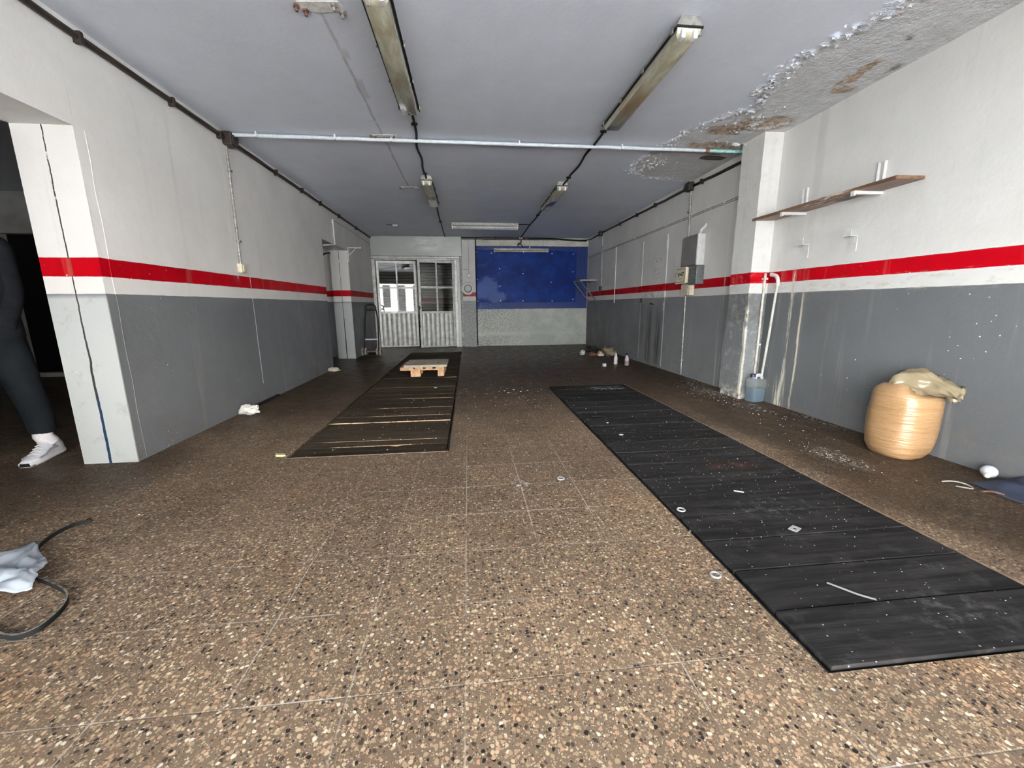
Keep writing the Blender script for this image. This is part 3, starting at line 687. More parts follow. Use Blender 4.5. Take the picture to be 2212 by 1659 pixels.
conduit('black conduit along the ceiling edge from the brown junction box to the back wall', wav((xw, 4.43, 2.530), (xw, 10.06, 2.545), 24, .006, 2), .019, M_DARKBROWN, [(xw, k, 2.535) for k in (4.5, 5.35, 6.1, 6.8, 7.7, 8.8)])
xr = XF - .019
conduit('black conduit along the ceiling edge between pillar and meter junction box', wav((xr, 4.245, 2.49), (xr, 5.39, 2.515), 8, .004, 3), .018, M_DARKBROWN, [(xr, 4.28, 2.49), (xr, 5.2, 2.512)])
conduit('black conduit along the ceiling edge between the meter junction box and the back corner', wav((xr, 5.52, 2.515), (xr, 9.03, 2.545), 16, .005, 4), .018, M_DARKBROWN, [(xr, k, 2.528) for k in (5.6, 6.5, 7.2, 8.0)])
yb = 10.03
conduit('bundle of black cables across the top of the back wall', spline([(XL + .03, yb, 2.558), (-1.5, yb, 2.566), (-.6, yb, 2.566), (.4, yb, 2.566), (1.3, yb, 2.566), (2.0, yb, 2.566), (2.35, yb, 2.545), (2.75, yb, 2.53), (2.95, 9.9, 2.53), (2.965, 9.5, 2.535), (2.978, 9.17, 2.535)], 5), .014, M_CABLE, [(-1.9, yb, 2.566), (-.9, yb, 2.566), (.7, yb, 2.566)], 'cable', 'cable_run', 'x')
tag(build('cable_run', MB().tube(spline([(XL + .04, yb, 2.536), (-1.3, yb, 2.53), (-.4, yb, 2.535), (.5, yb, 2.536), (1.3, yb, 2.54), (2.1, yb, 2.545), (2.4, yb, 2.524), (2.9, 9.98, 2.505)], 5), .009, 8), M_CABLE, smooth=True), 'thinner black cable sagging below the bundle on the back wall', 'cable')
def jbox(c, s, label, mat=M_DARKBROWN):
    t = thing('junction_box', label, 'junction box', (c[0], c[1], c[2] - s / 2))
    build('box_body', MB().cbox(c, (s * .75, s, s)), mat, t, bevel=.012)
    d = 1 if c[0] < 0 else -1
    build('lid', MB().lathe([(.001, 0), (s * .42, 0), (s * .42, .008), (s * .36, .012), (.001, .012)], (0, 0, 0), 18, Matrix.Translation((c[0] + d * s * .375, c[1], c[2])) @ Matrix.Rotation(d * PI / 2, 4, 'Y')), mat, t, smooth=True)
    return t
jbox((XL + .045, 4.37, 2.525), .115, 'brown junction box where the white ceiling pipe meets the wall')
jbox((XF - .042, 5.455, 2.515), .11, 'brown junction box above the electricity meter')
jbox((XF - .040, 9.10, 2.535), .10, 'dark junction box in the back corner beyond the meter')
for xx, lab in ((-.475, 'small black junction box on the back wall above the door corner'), (1.295, 'small grey-topped junction box on the back wall above the blue board')):
    t = thing('junction_box', lab, 'junction box', (xx, 10.06, 2.52))
    build('box_body', MB().box(xx - .055, xx + .055, 10.01, 10.06, 2.53, 2.588), M_BLACK, t, bevel=.008)
    build('lid', MB().box(xx - .035, xx + .035, 10.0, 10.01, 2.54, 2.58), M_STEEL, t)
def downpipe(x, y, z0, z1, label, r=.011):
    return conduit(label, wav((x, y, z1), (x, y - .02, z0), 8, .003, y), r, M_GALV, [(x, y, q) for q in ((z0 * .8 + z1 * .2), (z0 * .2 + z1 * .8))], axis='z')
downpipe(XL + .012, 4.36, 1.415, 2.47, 'thin vertical conduit from the brown junction box down to the cream socket')
conduit('two-strand conduit from junction box down to the electricity meter', wav((XF - .016, 5.45, 2.46), (XF - .016, 5.43, 1.87), 6, .003, 5), .014, M_GALV, [(XF - .016, 5.445, 2.2)], axis='z')
downpipe(XF - .012, 9.06, 1.40, 2.48, 'vertical conduit in the back corner ending in a small dark socket', .014)
t = thing('power_socket', 'small square cream socket box under the conduit above the red stripe', 'socket', (XL, 4.34, 1.335))
build('socket_body', MB().box(XL, XL + .045, 4.29, 4.385, 1.325, 1.415), M_CREAM, t, bevel=.008)
build('socket_face', MB().box(XL + .045, XL + .055, 4.305, 4.37, 1.34, 1.40), M_CREAM, t, bevel=.004)
tag(build('corner_socket', MB().cbox((XF - .025, 9.05, 1.355), (.05, .08, .10)), M_DARKBROWN, bevel=.006), 'dark socket at the end of the back corner conduit', 'socket')
# white pipe across the ceiling with bare copper end
t = thing('ceiling_pipe', 'white painted pipe crossing the ceiling, green corroded copper towards the pillar', 'pipe', (.4, 4.35, 2.55))
build('painted_length', MB().tube(wav((-2.125, 4.352, 2.562), (2.50, 4.345, 2.562), 30, .003, 8), .0165, 12), M_WPIPE, t, smooth=True)
build('joint', MB().tube([(2.497, 4.345, 2.562), (2.54, 4.345, 2.562)], .020, 12), M_COPPER, t, smooth=True)
build('corroded_length', MB().tube([(2.54, 4.345, 2.562), (2.93, 4.34, 2.562)], .0165, 12), M_VERD, t, smooth=True)
for xx in (-1.9, -1.2, -.68, .55, 1.6): build('clip', MB().box(xx - .008, xx + .008, 4.32, 4.375, 2.545, 2.589), M_WPIPE, t)
tag(build('thin_wire', MB().tube(wav((-2.1, 4.405, 2.584), (.6, 4.40, 2.584), 14, .002, 9), .005, 6), M_WPIPE), 'thin white wire clipped beside the white ceiling pipe', 'wire')
def ceilcable(label, pts, clips):
    t = thing('ceiling_cable', label, 'cable', (pts[0][0], pts[0][1], H - .03))
    build('sheath', MB().tube(spline(pts, 8), .0115, 8), M_CABLE, t, smooth=True)
    for c in clips: build('clip', MB().cbox((c[0], c[1], H - .010), (.055, .016, .02)), M_BLACK, t)
ceilcable('black cable linking the two sealed lights beside the ceiling crack', [(-.415, 3.655, 2.555), (-.418, 3.85, 2.575), (-.43, 4.2, 2.577), (-.468, 4.55, 2.577), (-.455, 4.9, 2.577), (-.478, 5.2, 2.577), (-.470, 5.42, 2.573), (-.47, 5.515, 2.553)], [(-.425, 4.02), (-.475, 5.40)])
ceilcable('black cable from the farther crack-side light to the back wall', [(-.445, 6.72, 2.555), (-.45, 6.9, 2.577), (-.47, 7.8, 2.577), (-.475, 8.6, 2.577), (-.485, 9.4, 2.577), (-.478, 10.0, 2.572)], [(-.475, 8.3)])
ceilcable('black cable linking the two sealed lights on the peeling side', [(1.290, 3.795, 2.555), (1.302, 3.98, 2.575), (1.312, 4.3, 2.577), (1.30, 4.6, 2.577), (1.325, 4.95, 2.577), (1.312, 5.3, 2.577), (1.318, 5.5, 2.573), (1.292, 5.615, 2.55)], [(1.303, 4.03), (1.318, 5.42)])
ceilcable('black cable from the farther peeling-side light to the back wall', [(1.288, 6.84, 2.555), (1.29, 7.0, 2.577), (1.30, 7.9, 2.577), (1.285, 8.6, 2.577), (1.295, 9.4, 2.577), (1.293, 10.0, 2.572)], [(1.295, 7.6)])
tag(build('short_cable', MB().tube([(1.045, 8.45, 2.578), (1.16, 8.46, 2.582), (1.275, 8.47, 2.582)], .007, 6), M_CABLE), 'short black cable joining the crosswise light to the ceiling cable', 'cable')
# anchor plates with rusty bolts
for yy, lab, big in ((2.625, 'rusty anchor bolts of a torn-off mount at the near end of the ceiling crack', 1), (4.325, 'torn-off mount with bolts on the ceiling beside the white pipe', .6), (6.05, 'row of small torn-off bolts on the ceiling at the far end of the crack', .6)):
    t = thing('ceiling_anchor', lab, 'anchor', (-.75, yy, H - .03))
    build('scar', MB().prism([(-.86, yy - .03 * big), (-.64, yy - .05 * big), (-.62, yy + .02), (-.78, yy + .05 * big), (-.87, yy + .03)], H - .004, H + .001), M_DUSTY, t)
    for k, (bx, by) in enumerate(((-.868, -.005), (-.832, .028), (-.668, -.028), (-.640, .030))):
        build('bolt', MB().lathe([(.015 * (.5 + big / 2), 0), (.016 * (.5 + big / 2), .016), (.009, .016), (.009, .034 * big), (.001, .036 * big)], (0, 0, 0), 6, Matrix.Translation((bx, yy + by * big, H)) @ Matrix.Rotation(PI, 4, 'X')), M_RUSTY if k < 2 else M_STEEL, t)

# peeling paint and broken plaster on the ceiling
def peel():
    mb = MB(); bnd = [(2.50, 2.05), (2.38, 2.36), (2.24, 2.76), (2.26, 3.05), (2.28, 3.23), (2.40, 3.50), (2.25, 3.62), (2.10, 3.98), (2.04, 4.35), (1.93, 4.9), (2.15, 5.25), (2.6, 5.38), (2.95, 5.42)]
    S = spline([(a, b, 0) for a, b in bnd], 30)
    def flake(x, y, s, drop, a):
        u = V((math.cos(a), math.sin(a), 0)); w = V((-u.y, u.x, 0)); c = V((x, y, H - .0005)); n = 4; vs = []
        for i in range(n):
            tt = i / (n - 1); wd = s * (1 - .5 * tt * rnd.random())
            for q in (-1, -.3, .4, 1):
                vs.append(c + u * (s * tt * .9) + w * (q * wd * .8 * (1 + .3 * rnd.uniform(-1, 1))) + V((0, 0, -drop * tt ** 1.6 * rnd.uniform(.6, 1.2))))
        fs = [(i * 4 + j, i * 4 + j + 1, i * 4 + 5 + j, i * 4 + 4 + j) for i in range(n - 1) for j in range(3)]
        mb.add(vs, fs)
    for k in range(430):
        p = S[rnd.randrange(len(S))]
        flake(p.x + rnd.gauss(0.01, .05), p.y + rnd.gauss(0, .03), rnd.uniform(.005, .017), rnd.uniform(.003, .011), rnd.uniform(0, 2 * PI))
    for k in range(110):
        p = S[rnd.randrange(10, 170)]
        flake(p.x + rnd.gauss(.02, .03), p.y, rnd.uniform(.016, .036), rnd.uniform(.010, .028), -PI / 2 + rnd.uniform(-.9, .9))
    for k in range(60):
        flake(rnd.gauss(2.55, .13), rnd.gauss(3.8, .16), rnd.uniform(.006, .02), rnd.uniform(.003, .012), rnd.uniform(0, 6.28))
    for k in range(110):
        flake(rnd.gauss(2.12, .09), rnd.gauss(4.8, .2), rnd.uniform(.006, .02), rnd.uniform(.003, .014), rnd.uniform(0, 6.28))
    tag(build('peeling_paint', mb, M_PLASTER), 'curled flakes of white paint peeling along the damp ceiling patch', 'peeling paint', kind='stuff')
peel()
def rock(c, s, seed, n=10):
    mb = MB(); R = []
    for i in range(n // 2 + 1):
        th = PI * (i + .02) / (n // 2 + .04); ring = []
        for j in range(n):
            a = 2 * PI * j / n; d = V((math.sin(th) * math.cos(a), math.sin(th) * math.sin(a), math.cos(th)))
            k = 1 + .45 * noise.noise(d * 1.6 + V((seed, 0, 0)))
            ring.append(V(c) + V((d.x * s[0], d.y * s[1], d.z * s[2])) * k)
        R.append(ring)
    return mb.rings(R)
tag(build('ceiling_hole', MB().prism([(2.60, 4.60), (2.66, 4.55), (2.80, 4.57), (2.90, 4.60), (2.88, 4.68), (2.72, 4.69), (2.62, 4.66)], H - .003, H + .002), plain('dark_rust_hole', (.022, .012, .010), .9, 0, .6, 30)), 'dark brown gash in the damp ceiling beyond the white pipe', 'hole')
for k, (px, py, s) in enumerate(((2.76, 4.22, .045), (2.86, 4.20, .05), (2.92, 4.26, .035))):
    tag(build('plaster_chunk', rock((px, py, H - .008), (s, s * .6, .018), k * 3.1), M_DUSTY), ('loose plaster lump hanging at the ceiling by the pillar, farthest from its corner', 'largest loose plaster lump hanging at the ceiling by the pillar', 'loose plaster lump at the ceiling touching the pillar corner')[k], 'plaster')

# ------------------------------------------------------------------ left wall fittings
conduit('thin white bent pipe above the far side doorway', [(XL + .012, 7.37, 2.42), (XL + .012, 7.375, 2.2), (XL + .012, 7.38, 2.03), (XL + .012, 7.36, 2.012), (XL + .012, 7.1, 1.975), (XL + .012, 6.80, 1.93)], .012, M_WHITE, [(XL + .010, 7.37, 2.36)], 'pipe', 'white_pipe', 'z')
conduit('thin grey wire under the ceiling conduit near the back corner', [(XL + .006, 7.45, 2.41), (XL + .006, 8.45, 2.425), (XL + .006, 9.5, 2.40), (XL + .006, 10.0, 2.38)], .005, M_GALV, [(XL + .008, 8.45, 2.425), (XL + .008, 9.9, 2.39)], 'wire', 'thin_wire', cmat=M_CREAM)
t = thing('shelf_bracket', 'white triangular shelf bracket on the wall past the far doorway', 'bracket', (XL, 8.16, 1.83))
build('wall_leg', MB().box(XL, XL + .012, 8.145, 8.185, 1.82, 2.075), M_WHITE, t)
build('arm', MB().box(XL, XL + .235, 8.15, 8.18, 2.062, 2.080).cbox((XL + .235, 8.165, 2.074), (.02, .034, .034)), M_WHITE, t, bevel=.003)
build('brace', MB().tube([(XL + .012, 8.165, 1.935), (XL + .14, 8.165, 2.062)], .010, 6), M_WHITE, t)
tag(build('hose_end', MB().tube(spline([(-2.53, 7.70, 1.86), (-2.46, 7.66, 1.905), (-2.36, 7.62, 1.915)], 5), .014, 8), M_CABLE, smooth=True), 'short curved end of black hose sticking out in the far doorway', 'hose')
tag(build('rubber_strip', MB().box(XL + .002, XL + .035, 4.30, 4.78, 0, .022), M_BLACK, bevel=.004), 'black rubber strip along the foot of the wall by the tissue', 'strip')

# ------------------------------------------------------------------ right wall, far part
t = thing('electricity_meter', 'grey electricity meter cabinet with smoky cover and white side', 'meter', (XF, 5.28, 1.49))
build('back_box', MB().box(2.955, XF, 5.06, 5.52, 1.50, 1.86), M_STEEL, t, bevel=.01)
build('inner_board', MB().box(2.945, 2.956, 5.10, 5.28, 1.53, 1.82), plain('lavender_meter_board', (.42, .42, .47), .5), t)
build('smoky_cover', MB().prism([(2.905, 5.07), (2.905, 5.40), (2.955, 5.53), (2.97, 5.53), (2.97, 5.07)], 1.497, 1.865), M_SMOKE, t)
build('inner_conduit', MB().tube([(2.925, 5.43, 1.87), (2.925, 5.425, 1.62), (2.925, 5.42, 1.50)], .010, 8), M_GALV, t)
build('side_panel', MB().box(2.90, XF, 5.045, 5.07, 1.485, 1.865), M_WHITE, t, bevel=.004)
build('top_cable', MB().tube(spline([(2.95, 5.09, 1.86), (2.955, 5.085, 1.91), (2.985, 5.06, 1.95), (2.998, 5.05, 1.985)], 5), .016, 8), M_WHITE, t, smooth=True)
t = thing('breaker_panel', 'cream fuse panel with dark printed wiring marks under the meter', 'fuse box', (2.93, 5.34, 1.27))
build('panel_box', MB().box(2.875, XF, 5.225, 5.475, 1.27, 1.475), M_CREAM, t, bevel=.006)
build('panel_door', MB().box(2.862, 2.875, 5.215, 5.48, 1.265, 1.478), M_CREAM, t, bevel=.004)
mk = MB()
for a, b, c, d in ((5.25, 5.45, 1.455, 1.461), (5.25, 5.45, 1.285, 1.291), (5.25, 5.256, 1.285, 1.46), (5.31, 5.35, 1.375, 1.395), (5.36, 5.43, 1.395, 1.402), (5.36, 5.375, 1.375, 1.41), (5.39, 5.41, 1.36, 1.39), (5.27, 5.30, 1.395, 1.41), (5.27, 5.34, 1.41, 1.416), (5.28, 5.30, 1.36, 1.38), (5.42, 5.45, 1.33, 1.335), (5.30, 5.40, 1.33, 1.334)):
    mk.box(2.8608, 2.8622, a, b, c, d)
build('wiring_print', mk, M_BLACK, t)
build('door_latch', MB().tube(spline([(2.88, 5.475, 1.36), (2.875, 5.505, 1.365), (2.875, 5.505, 1.41), (2.88, 5.475, 1.415)], 4), .006, 6), M_STEEL, t)
t = thing('grey_switch_box', 'dark grey metal switch box with screws beside the cream fuse panel', 'switch box', (2.945, 5.10, 1.245))
build('box_body', MB().box(2.895, XF, 5.02, 5.205, 1.245, 1.480), plain('dark_grey_box', (.075, .078, .078), .5, .2), t, bevel=.004)
for a, b in ((5.06, 1.43), (5.16, 1.43), (5.06, 1.38), (5.16, 1.38), (5.06, 1.30), (5.16, 1.30), (5.11, 1.275)):
    build('screw', MB().cbox((2.893, a, b), (.005, .012, .014)), M_BLACK, t)
t = thing('cream_junction_box', 'small cream connection box below the fuse panel on the white band', 'junction box', (2.965, 5.30, 1.11))
build('box_body', MB().box(2.93, XF, 5.22, 5.42, 1.11, 1.262), M_CREAM, t, bevel=.004)
build('box_lid', MB().box(2.922, 2.93, 5.245, 5.42, 1.115, 1.258), plain('tan_plastic', (.36, .32, .24), .5), t)
conduit('thin grey conduit from the cream connection box down to the floor', wav((XF - .010, 5.41, 1.11), (XF - .010, 5.385, .02), 8, .002, 11), .009, M_GALV, [(XF - .010, 5.388, .22)], axis='z')
for k, (za, lab, gp) in enumerate(((2.152, 'upper of two thin parallel wires running along the meter wall', 0), (2.132, 'lower of two thin parallel wires running along the meter wall', 0))):
    conduit(lab, wav((XF - .006, 4.245, za), (XF - .006, 10.05, za - .004), 20, .004, 20 + k), .005, M_GALV, [(XF - .006, q, za) for q in ((4.70, 6.13, 7.27) if k == 0 else ())], 'wire', 'thin_wire', cmat=M_WHITE)
tag(build('cord_trunking', MB().box(XF - .014, XF, 8.182, 8.204, 1.03, 2.125), M_WHITE, bevel=.002), 'thin white upright trunking on the meter wall near the folding shelf', 'trunking')
d3 = bpy.data.objects.new('door_3', None); COL.objects.link(d3); d3.location = (XF, 6.45, .04); d3['kind'] = 'structure'
build('door_slab', MB().box(XF - .010, XF, 6.035, 6.872, .04, 2.02), M_RF, d3, bevel=.003)
build('door_frame', MB().box(XF - .016, XF, 6.872, 6.895, .04, 2.03).box(XF - .014, XF, 6.015, 6.030, .04, 1.95), M_RF, d3, bevel=.003)
build('hinge', MB().box(XF - .022, XF - .010, 6.02, 6.04, 1.83, 1.925), M_WHITE, d3)
build('hinge', MB().box(XF - .022, XF - .010, 6.02, 6.04, .90, 1.02), M_STEEL, d3)
build('door_handle', MB().cbox((XF - .022, 6.45, 1.005), (.03, .05, .025)).tube([(XF - .03, 6.45, 1.0), (XF - .03, 6.34, .995)], .007), M_BLACK, d3)
t = thing('door_bolt', 'black bolt latch on the frame of the painted-over door', 'latch', (XF - .03, 6.87, 1.02))
build('bolt_plate', MB().box(XF - .035, XF - .016, 6.82, 6.905, 1.025, 1.10), M_BLACK, t, bevel=.004)
build('bolt_bar', MB().box(XF - .042, XF - .035, 6.85, 6.87, 1.04, 1.085), M_GALV, t)
# folding wall shelf in the back corner
t = thing('steel_shelf', 'small grey steel wall shelf on two diagonal struts in the back corner', 'shelf', (2.8, 9.6, 1.05))
build('shelf_plate', MB().box(2.585, XF, 9.36, 9.94, 1.535, 1.543), M_STEEL, t)
for yy in (9.34, 9.92):
    build('arm', MB().box(2.58, XF, yy, yy + .028, 1.543, 1.57), M_STEEL, t)
    build('strut', MB().tube([(2.595, yy + .014, 1.54), (XF - .006, yy + .014, 1.055)], .014, 4, flat=(.014, .016)), M_STEEL, t)
build('front_bar', MB().box(2.575, 2.60, 9.34, 9.95, 1.530, 1.57), M_STEEL, t)

# ------------------------------------------------------------------ pillar pipes and jerrycan
conduit('pale upright pipe in the corner of the big pillar above the jerrycan', wav((2.985, 3.900, 1.295), (2.985, 3.902, .27), 6, .003, 12), .012, plain('dirty_white_pipe', (.50, .48, .42), .5, 0, .4, 12), [(2.985, 3.900, .58), (2.985, 3.900, 1.24)], 'pipe', 'drain_pipe', 'z')
t = thing('bent_drain_pipe', 'pale drain pipe with bent top running down into the jerrycan', 'pipe', (3.0, 3.82, .2))
build('pipe_length', MB().tube(spline([(3.012, 3.83, 1.275), (3.01, 3.80, 1.262), (3.008, 3.765, 1.235), (3.008, 3.75, 1.19), (3.006, 3.755, 1.10), (3.004, 3.79, .6), (2.998, 3.815, .24)], 6), .0125, 10), plain('grey_white_pipe', (.44, .44, .41), .5, 0, .3, 12), t, smooth=True)
build('elbow', MB().tube(spline([(3.013, 3.85, 1.277), (3.012, 3.80, 1.268), (3.01, 3.765, 1.245), (3.009, 3.746, 1.19), (3.008, 3.748, 1.165)], 5), .017, 10), M_WHITE, t, smooth=True)
build('hose_clamp', MB().tube([(3.02, 3.86, 1.279), (3.01, 3.84, 1.278)], .020, 10), M_STEEL, t)
def jerry():
    t = thing('jerrycan', 'translucent jerrycan of blue fluid standing on the floor by the pillar', 'jerrycan', (2.937, 3.80, 0), rz=math.radians(12))
    a, b = .085, .060
    def ring(z, s=1., n=20, dx=0):
        R = []
        for k in range(n):
            th = 2 * PI * k / n + PI / n; c, q = math.cos(th), math.sin(th); e = .30
            R.append(V((dx + a * s * abs(c) ** e * (1 if c > 0 else -1), b * s * abs(q) ** e * (1 if q > 0 else -1), z)))
        return R
    build('can_shell', MB().rings([ring(0, .93), ring(.008, 1.), ring(.20, 1.), ring(.225, .97), ring(.240, .86)]), M_CAN, t, local=True, smooth=True, ang=50)
    build('fluid', MB().rings([ring(.006, .90), ring(.012, .975), ring(.145, .975)]), M_BLUEFLUID, t, local=True, smooth=True, ang=50)
    build('neck', MB().lathe([(.022, .235), (.020, .268)], (-.052, 0, 0), 16), M_CAN, t, local=True, smooth=True)
    build('cap', MB().lathe([(.026, .262), (.026, .288), (.022, .292), (.001, .292)], (-.052, 0, 0), 16), plain('navy_cap', (.012, .014, .05), .4), t, local=True, smooth=True)
    build('handle', MB().tube(spline([(-.02, 0, .236), (-.008, 0, .266), (.02, 0, .274), (.055, 0, .268), (.074, 0, .234)], 5), .014, 8, flat=(.011, .017)), M_WHITE, t, local=True, smooth=True)
jerry()

# ------------------------------------------------------------------ plank shelf and hooks on the near right wall
t = thing('plank_shelf', 'long brown wooden plank shelf on the near white wall', 'shelf', (2.93, 3.1, 1.77), None)
R = []
for k in range(17):
    y = 2.575 + (3.955 - 2.575) * k / 16; w = noise.noise((k * .35, 2, 0)) * .006
    R.append([V((2.822 + w, y, 1.795)), V((XR - .002, y, 1.795 + .004)), V((XR - .002, y, 1.822)), V((2.822 + w, y, 1.820))])
build('plank', MB().rings(R), M_SHELF, t, bevel=.004)
for y in (2.862, 3.545):
    br = build('bracket_arm', MB().box(2.80, XR, y - .016, y + .016, 1.772, 1.795).box(2.80, 2.815, y - .016, y + .016, 1.760, 1.772), M_WHITE, t, bevel=.003)
    for q in (.0, .046):
        build('upright_tab', MB().tube([(XR - .012, y - .010 + q, 1.80), (XR - .012, y - .008 + q, 2.0)], .011, 8), M_WHITE, t, smooth=True)
for y, lab in ((3.03, 'white Z-shaped steel hook plate under the plank shelf, nearer to the sack'), (3.49, 'white Z-shaped steel hook plate under the plank shelf, nearer to the pillar')):
    t = thing('hook_plate', lab, 'hook', (XR, y, 1.39), 'hook plates under the plank shelf')
    build('wall_plate', MB().box(XR - .004, XR, y - .032, y + .032, 1.395, 1.512), M_WHITE, t)
    build('hook_flange', MB().box(XR - .065, XR, y - .032, y + .032, 1.508, 1.513).box(XR - .066, XR - .061, y - .032, y + .032, 1.508, 1.568), M_WHITE, t)

# ------------------------------------------------------------------ sack, bulb, dark cloth
def sack():
    t = thing('sack', 'big tan plastic sack of pellets leaning on the near grey wall', 'sack', (2.835, 2.295, 0))
    g = G('tan_film'); p = g.obj(); x, y, z = g.xyz(p)
    w = g.noise(1, 4, .6, g.scale(3.5, 3.5, 38, p)); w2 = g.noise(1, 3, .6, g.scale(2, 2, 11, p))
    col = g.mix(g.ss(w, .3, .7), (.19, .108, .048), (.235, .145, .076)); col = g.mix(g.mul(g.ss(w2, .6, .66), g.ss(w2, .66, .72, 1, 0), .8), col, (.30, .17, .08))
    pr = g.noise(80, 2, .5, p); col = g.mix(g.mul(g.ss(pr, .5, .7), .15), col, (.42, .25, .12))
    mat = g.fin(col, .30, 0, g.bump(g.m('ADD', w, g.mul(w2, .7)), .8, .016), Coat_Weight=.1, Coat_Roughness=.35)
    R = []; n = 36; prof = [(0, .125), (.012, .138), (.05, .160), (.12, .172), (.2, .174), (.28, .174), (.35, .173), (.41, .170), (.45, .158), (.472, .13), (.484, .07)]
    for z, r in prof:
        ring = []
        for k in range(n):
            th = 2 * PI * k / n; c, q = math.cos(th), math.sin(th); e = .72
            cx, cy = abs(c) ** e * (1 if c > 0 else -1), abs(q) ** e * (1 if q > 0 else -1)
            k2 = 1 + .025 * noise.noise((c * 1.5, q * 1.5, z * 30)) + .03 * noise.noise((c * 2, q * 2, z * 6))
            zz = z + (0 if z < .01 else .02 * noise.noise((c, q, 5)) + (-.055 * max(0, c * .3 - q) * (z / .47) ** 3))
            ring.append(V((2.835 + .012 * z + .93 * r * k2 * cx, 2.295 - .03 * z + .93 * r * k2 * cy, max(0, zz))))
        R.append(ring)
    build('sack_body', MB().rings(R), mat, t, smooth=True, ang=0)
    # loose clear neck of the bag folded over towards the right
    R = []; path = spline([(2.79, 2.37, .435), (2.815, 2.33, .475), (2.85, 2.26, .495), (2.89, 2.17, .485), (2.915, 2.10, .465), (2.925, 2.06, .45)], 4)
    for i, p in enumerate(path):
        tt = i / (len(path) - 1); wd = (.150 - .03 * math.sin(tt * PI)) * (1 - .22 * tt); ht = .038 + .045 * math.sin(PI * min(1, tt * 1.4))
        ring = []
        for k in range(30):
            th = 2 * PI * k / 30; nz = noise.noise((math.cos(th) * 2.2, math.sin(th) * 2.2, tt * 6)) * .45 + noise.noise((math.cos(th) * 5, math.sin(th) * 5, tt * 9)) * .34
            f = 1 + nz
            side = V((.42, .30, -.35)).normalized(); 
            ring.append(p + V((.70, .30, .22)) * (wd * f * math.cos(th)) * .72 + V((-.1, .05, 1)) * (ht * f * math.sin(th)))
        R.append([V((min(q.x, XR - .006), q.y, q.z)) for q in ring])
    mb = MB(); mb.rings(R, False)
    build('sack_neck', mb, M_CLEAR, t, smooth=True, ang=0)
sack()
t = thing('light_bulb', 'white round light bulb lying on the floor by the wall near the dark cloth', 'bulb', (2.955, 1.885, 0))
build('glass', MB().lathe([(.001, -.036), (.02, -.031), (.034, -.012), (.037, .004), (.030, .024), (.018, .040), (.014, .048)], (0, 0, 0), 20, Matrix.Translation((2.965, 1.885, .037)) @ Matrix.Rotation(math.radians(-100), 4, 'Y') @ Matrix.Rotation(.5, 4, 'X')), plain('bulb_glass', (.70, .76, .82), .15, 0, .05), t, smooth=True, ang=0)
build('screw_base', MB().lathe([(.014, .046), (.015, .060), (.013, .070), (.006, .076), (.001, .076)], (0, 0, 0), 14, Matrix.Translation((2.965, 1.885, .037)) @ Matrix.Rotation(math.radians(-100), 4, 'Y') @ Matrix.Rotation(.5, 4, 'X')), M_WHITE, t, smooth=True)
def cloth():
    mb = MB(); nx, ny = 16, 22; vs = []
    for j in range(ny + 1):
        for i in range(nx + 1):
            u, v = i / nx, j / ny; x = 2.76 + .265 * u + .02 * math.sin(v * 7) * (1 - u); y = 1.30 + .535 * v
            h = (.055 * u ** 1.4 + .018 * noise.noise((u * 3, v * 5, 1))) * min(1, (1 - v) * 6 + .05) * min(1, u * 5 + .05)
            vs.append((min(x, XR - .004), y, max(.003, h + .006)))
    fs = [(j * (nx + 1) + i, j * (nx + 1) + i + 1, (j + 1) * (nx + 1) + i + 1, (j + 1) * (nx + 1) + i) for j in range(ny) for i in range(nx)]
    mb.add(vs, fs); o = build('dark_cloth', mb, M_NAVY, smooth=True, ang=0)
    m = o.modifiers.new('s', 'SOLIDIFY'); m.thickness = .004; m.offset = 1
    tag(o, 'dark navy cloth heaped on the floor against the near grey wall', 'cloth')
cloth()

# ------------------------------------------------------------------ pallet and plywood
t = thing('wooden_pallet', 'small orange-brown wooden pallet standing on the pit boards', 'pallet', (-.67, 6.14, 0))
for x0, x1 in ((-.841, -.701), (-.457, -.368)):
    for y0 in (5.83, 6.09, 6.33):
        build('block', MB().box(x0, x1, y0, y0 + .11, .001, .092), M_PALLET, t, bevel=.004)
for y0 in (5.822, 6.082, 6.325): build('stringer_board', MB().box(-.985, -.362, y0, y0 + .12, .092, .114), M_PALLET, t, bevel=.003)
for x0, x1 in ((-.985, -.80), (-.775, -.665), (-.625, -.53), (-.48, -.365)): build('deck_board', MB().box(x0, x1, 5.822, 6.46, .114, .138), M_PALLET, t, bevel=.003)
t = thing('plywood_sheet', 'pale grey plywood sheet with holes lying on top of the pallet', 'plywood', (-.63, 6.1, .139))
build('sheet', MB().box(-.928, -.322, 5.80, 6.42, .139, .172), M_PLY, t, bevel=.004)
build('hole', MB().lathe([(.035, 0), (.033, .0015), (.001, .0015)], (-.545, 6.03, .172), 14), M_PALLET, t)
build('hole', MB().lathe([(.026, 0), (.024, .0015), (.001, .0015)], (-.46, 6.035, .172), 14), M_BLACK, t)

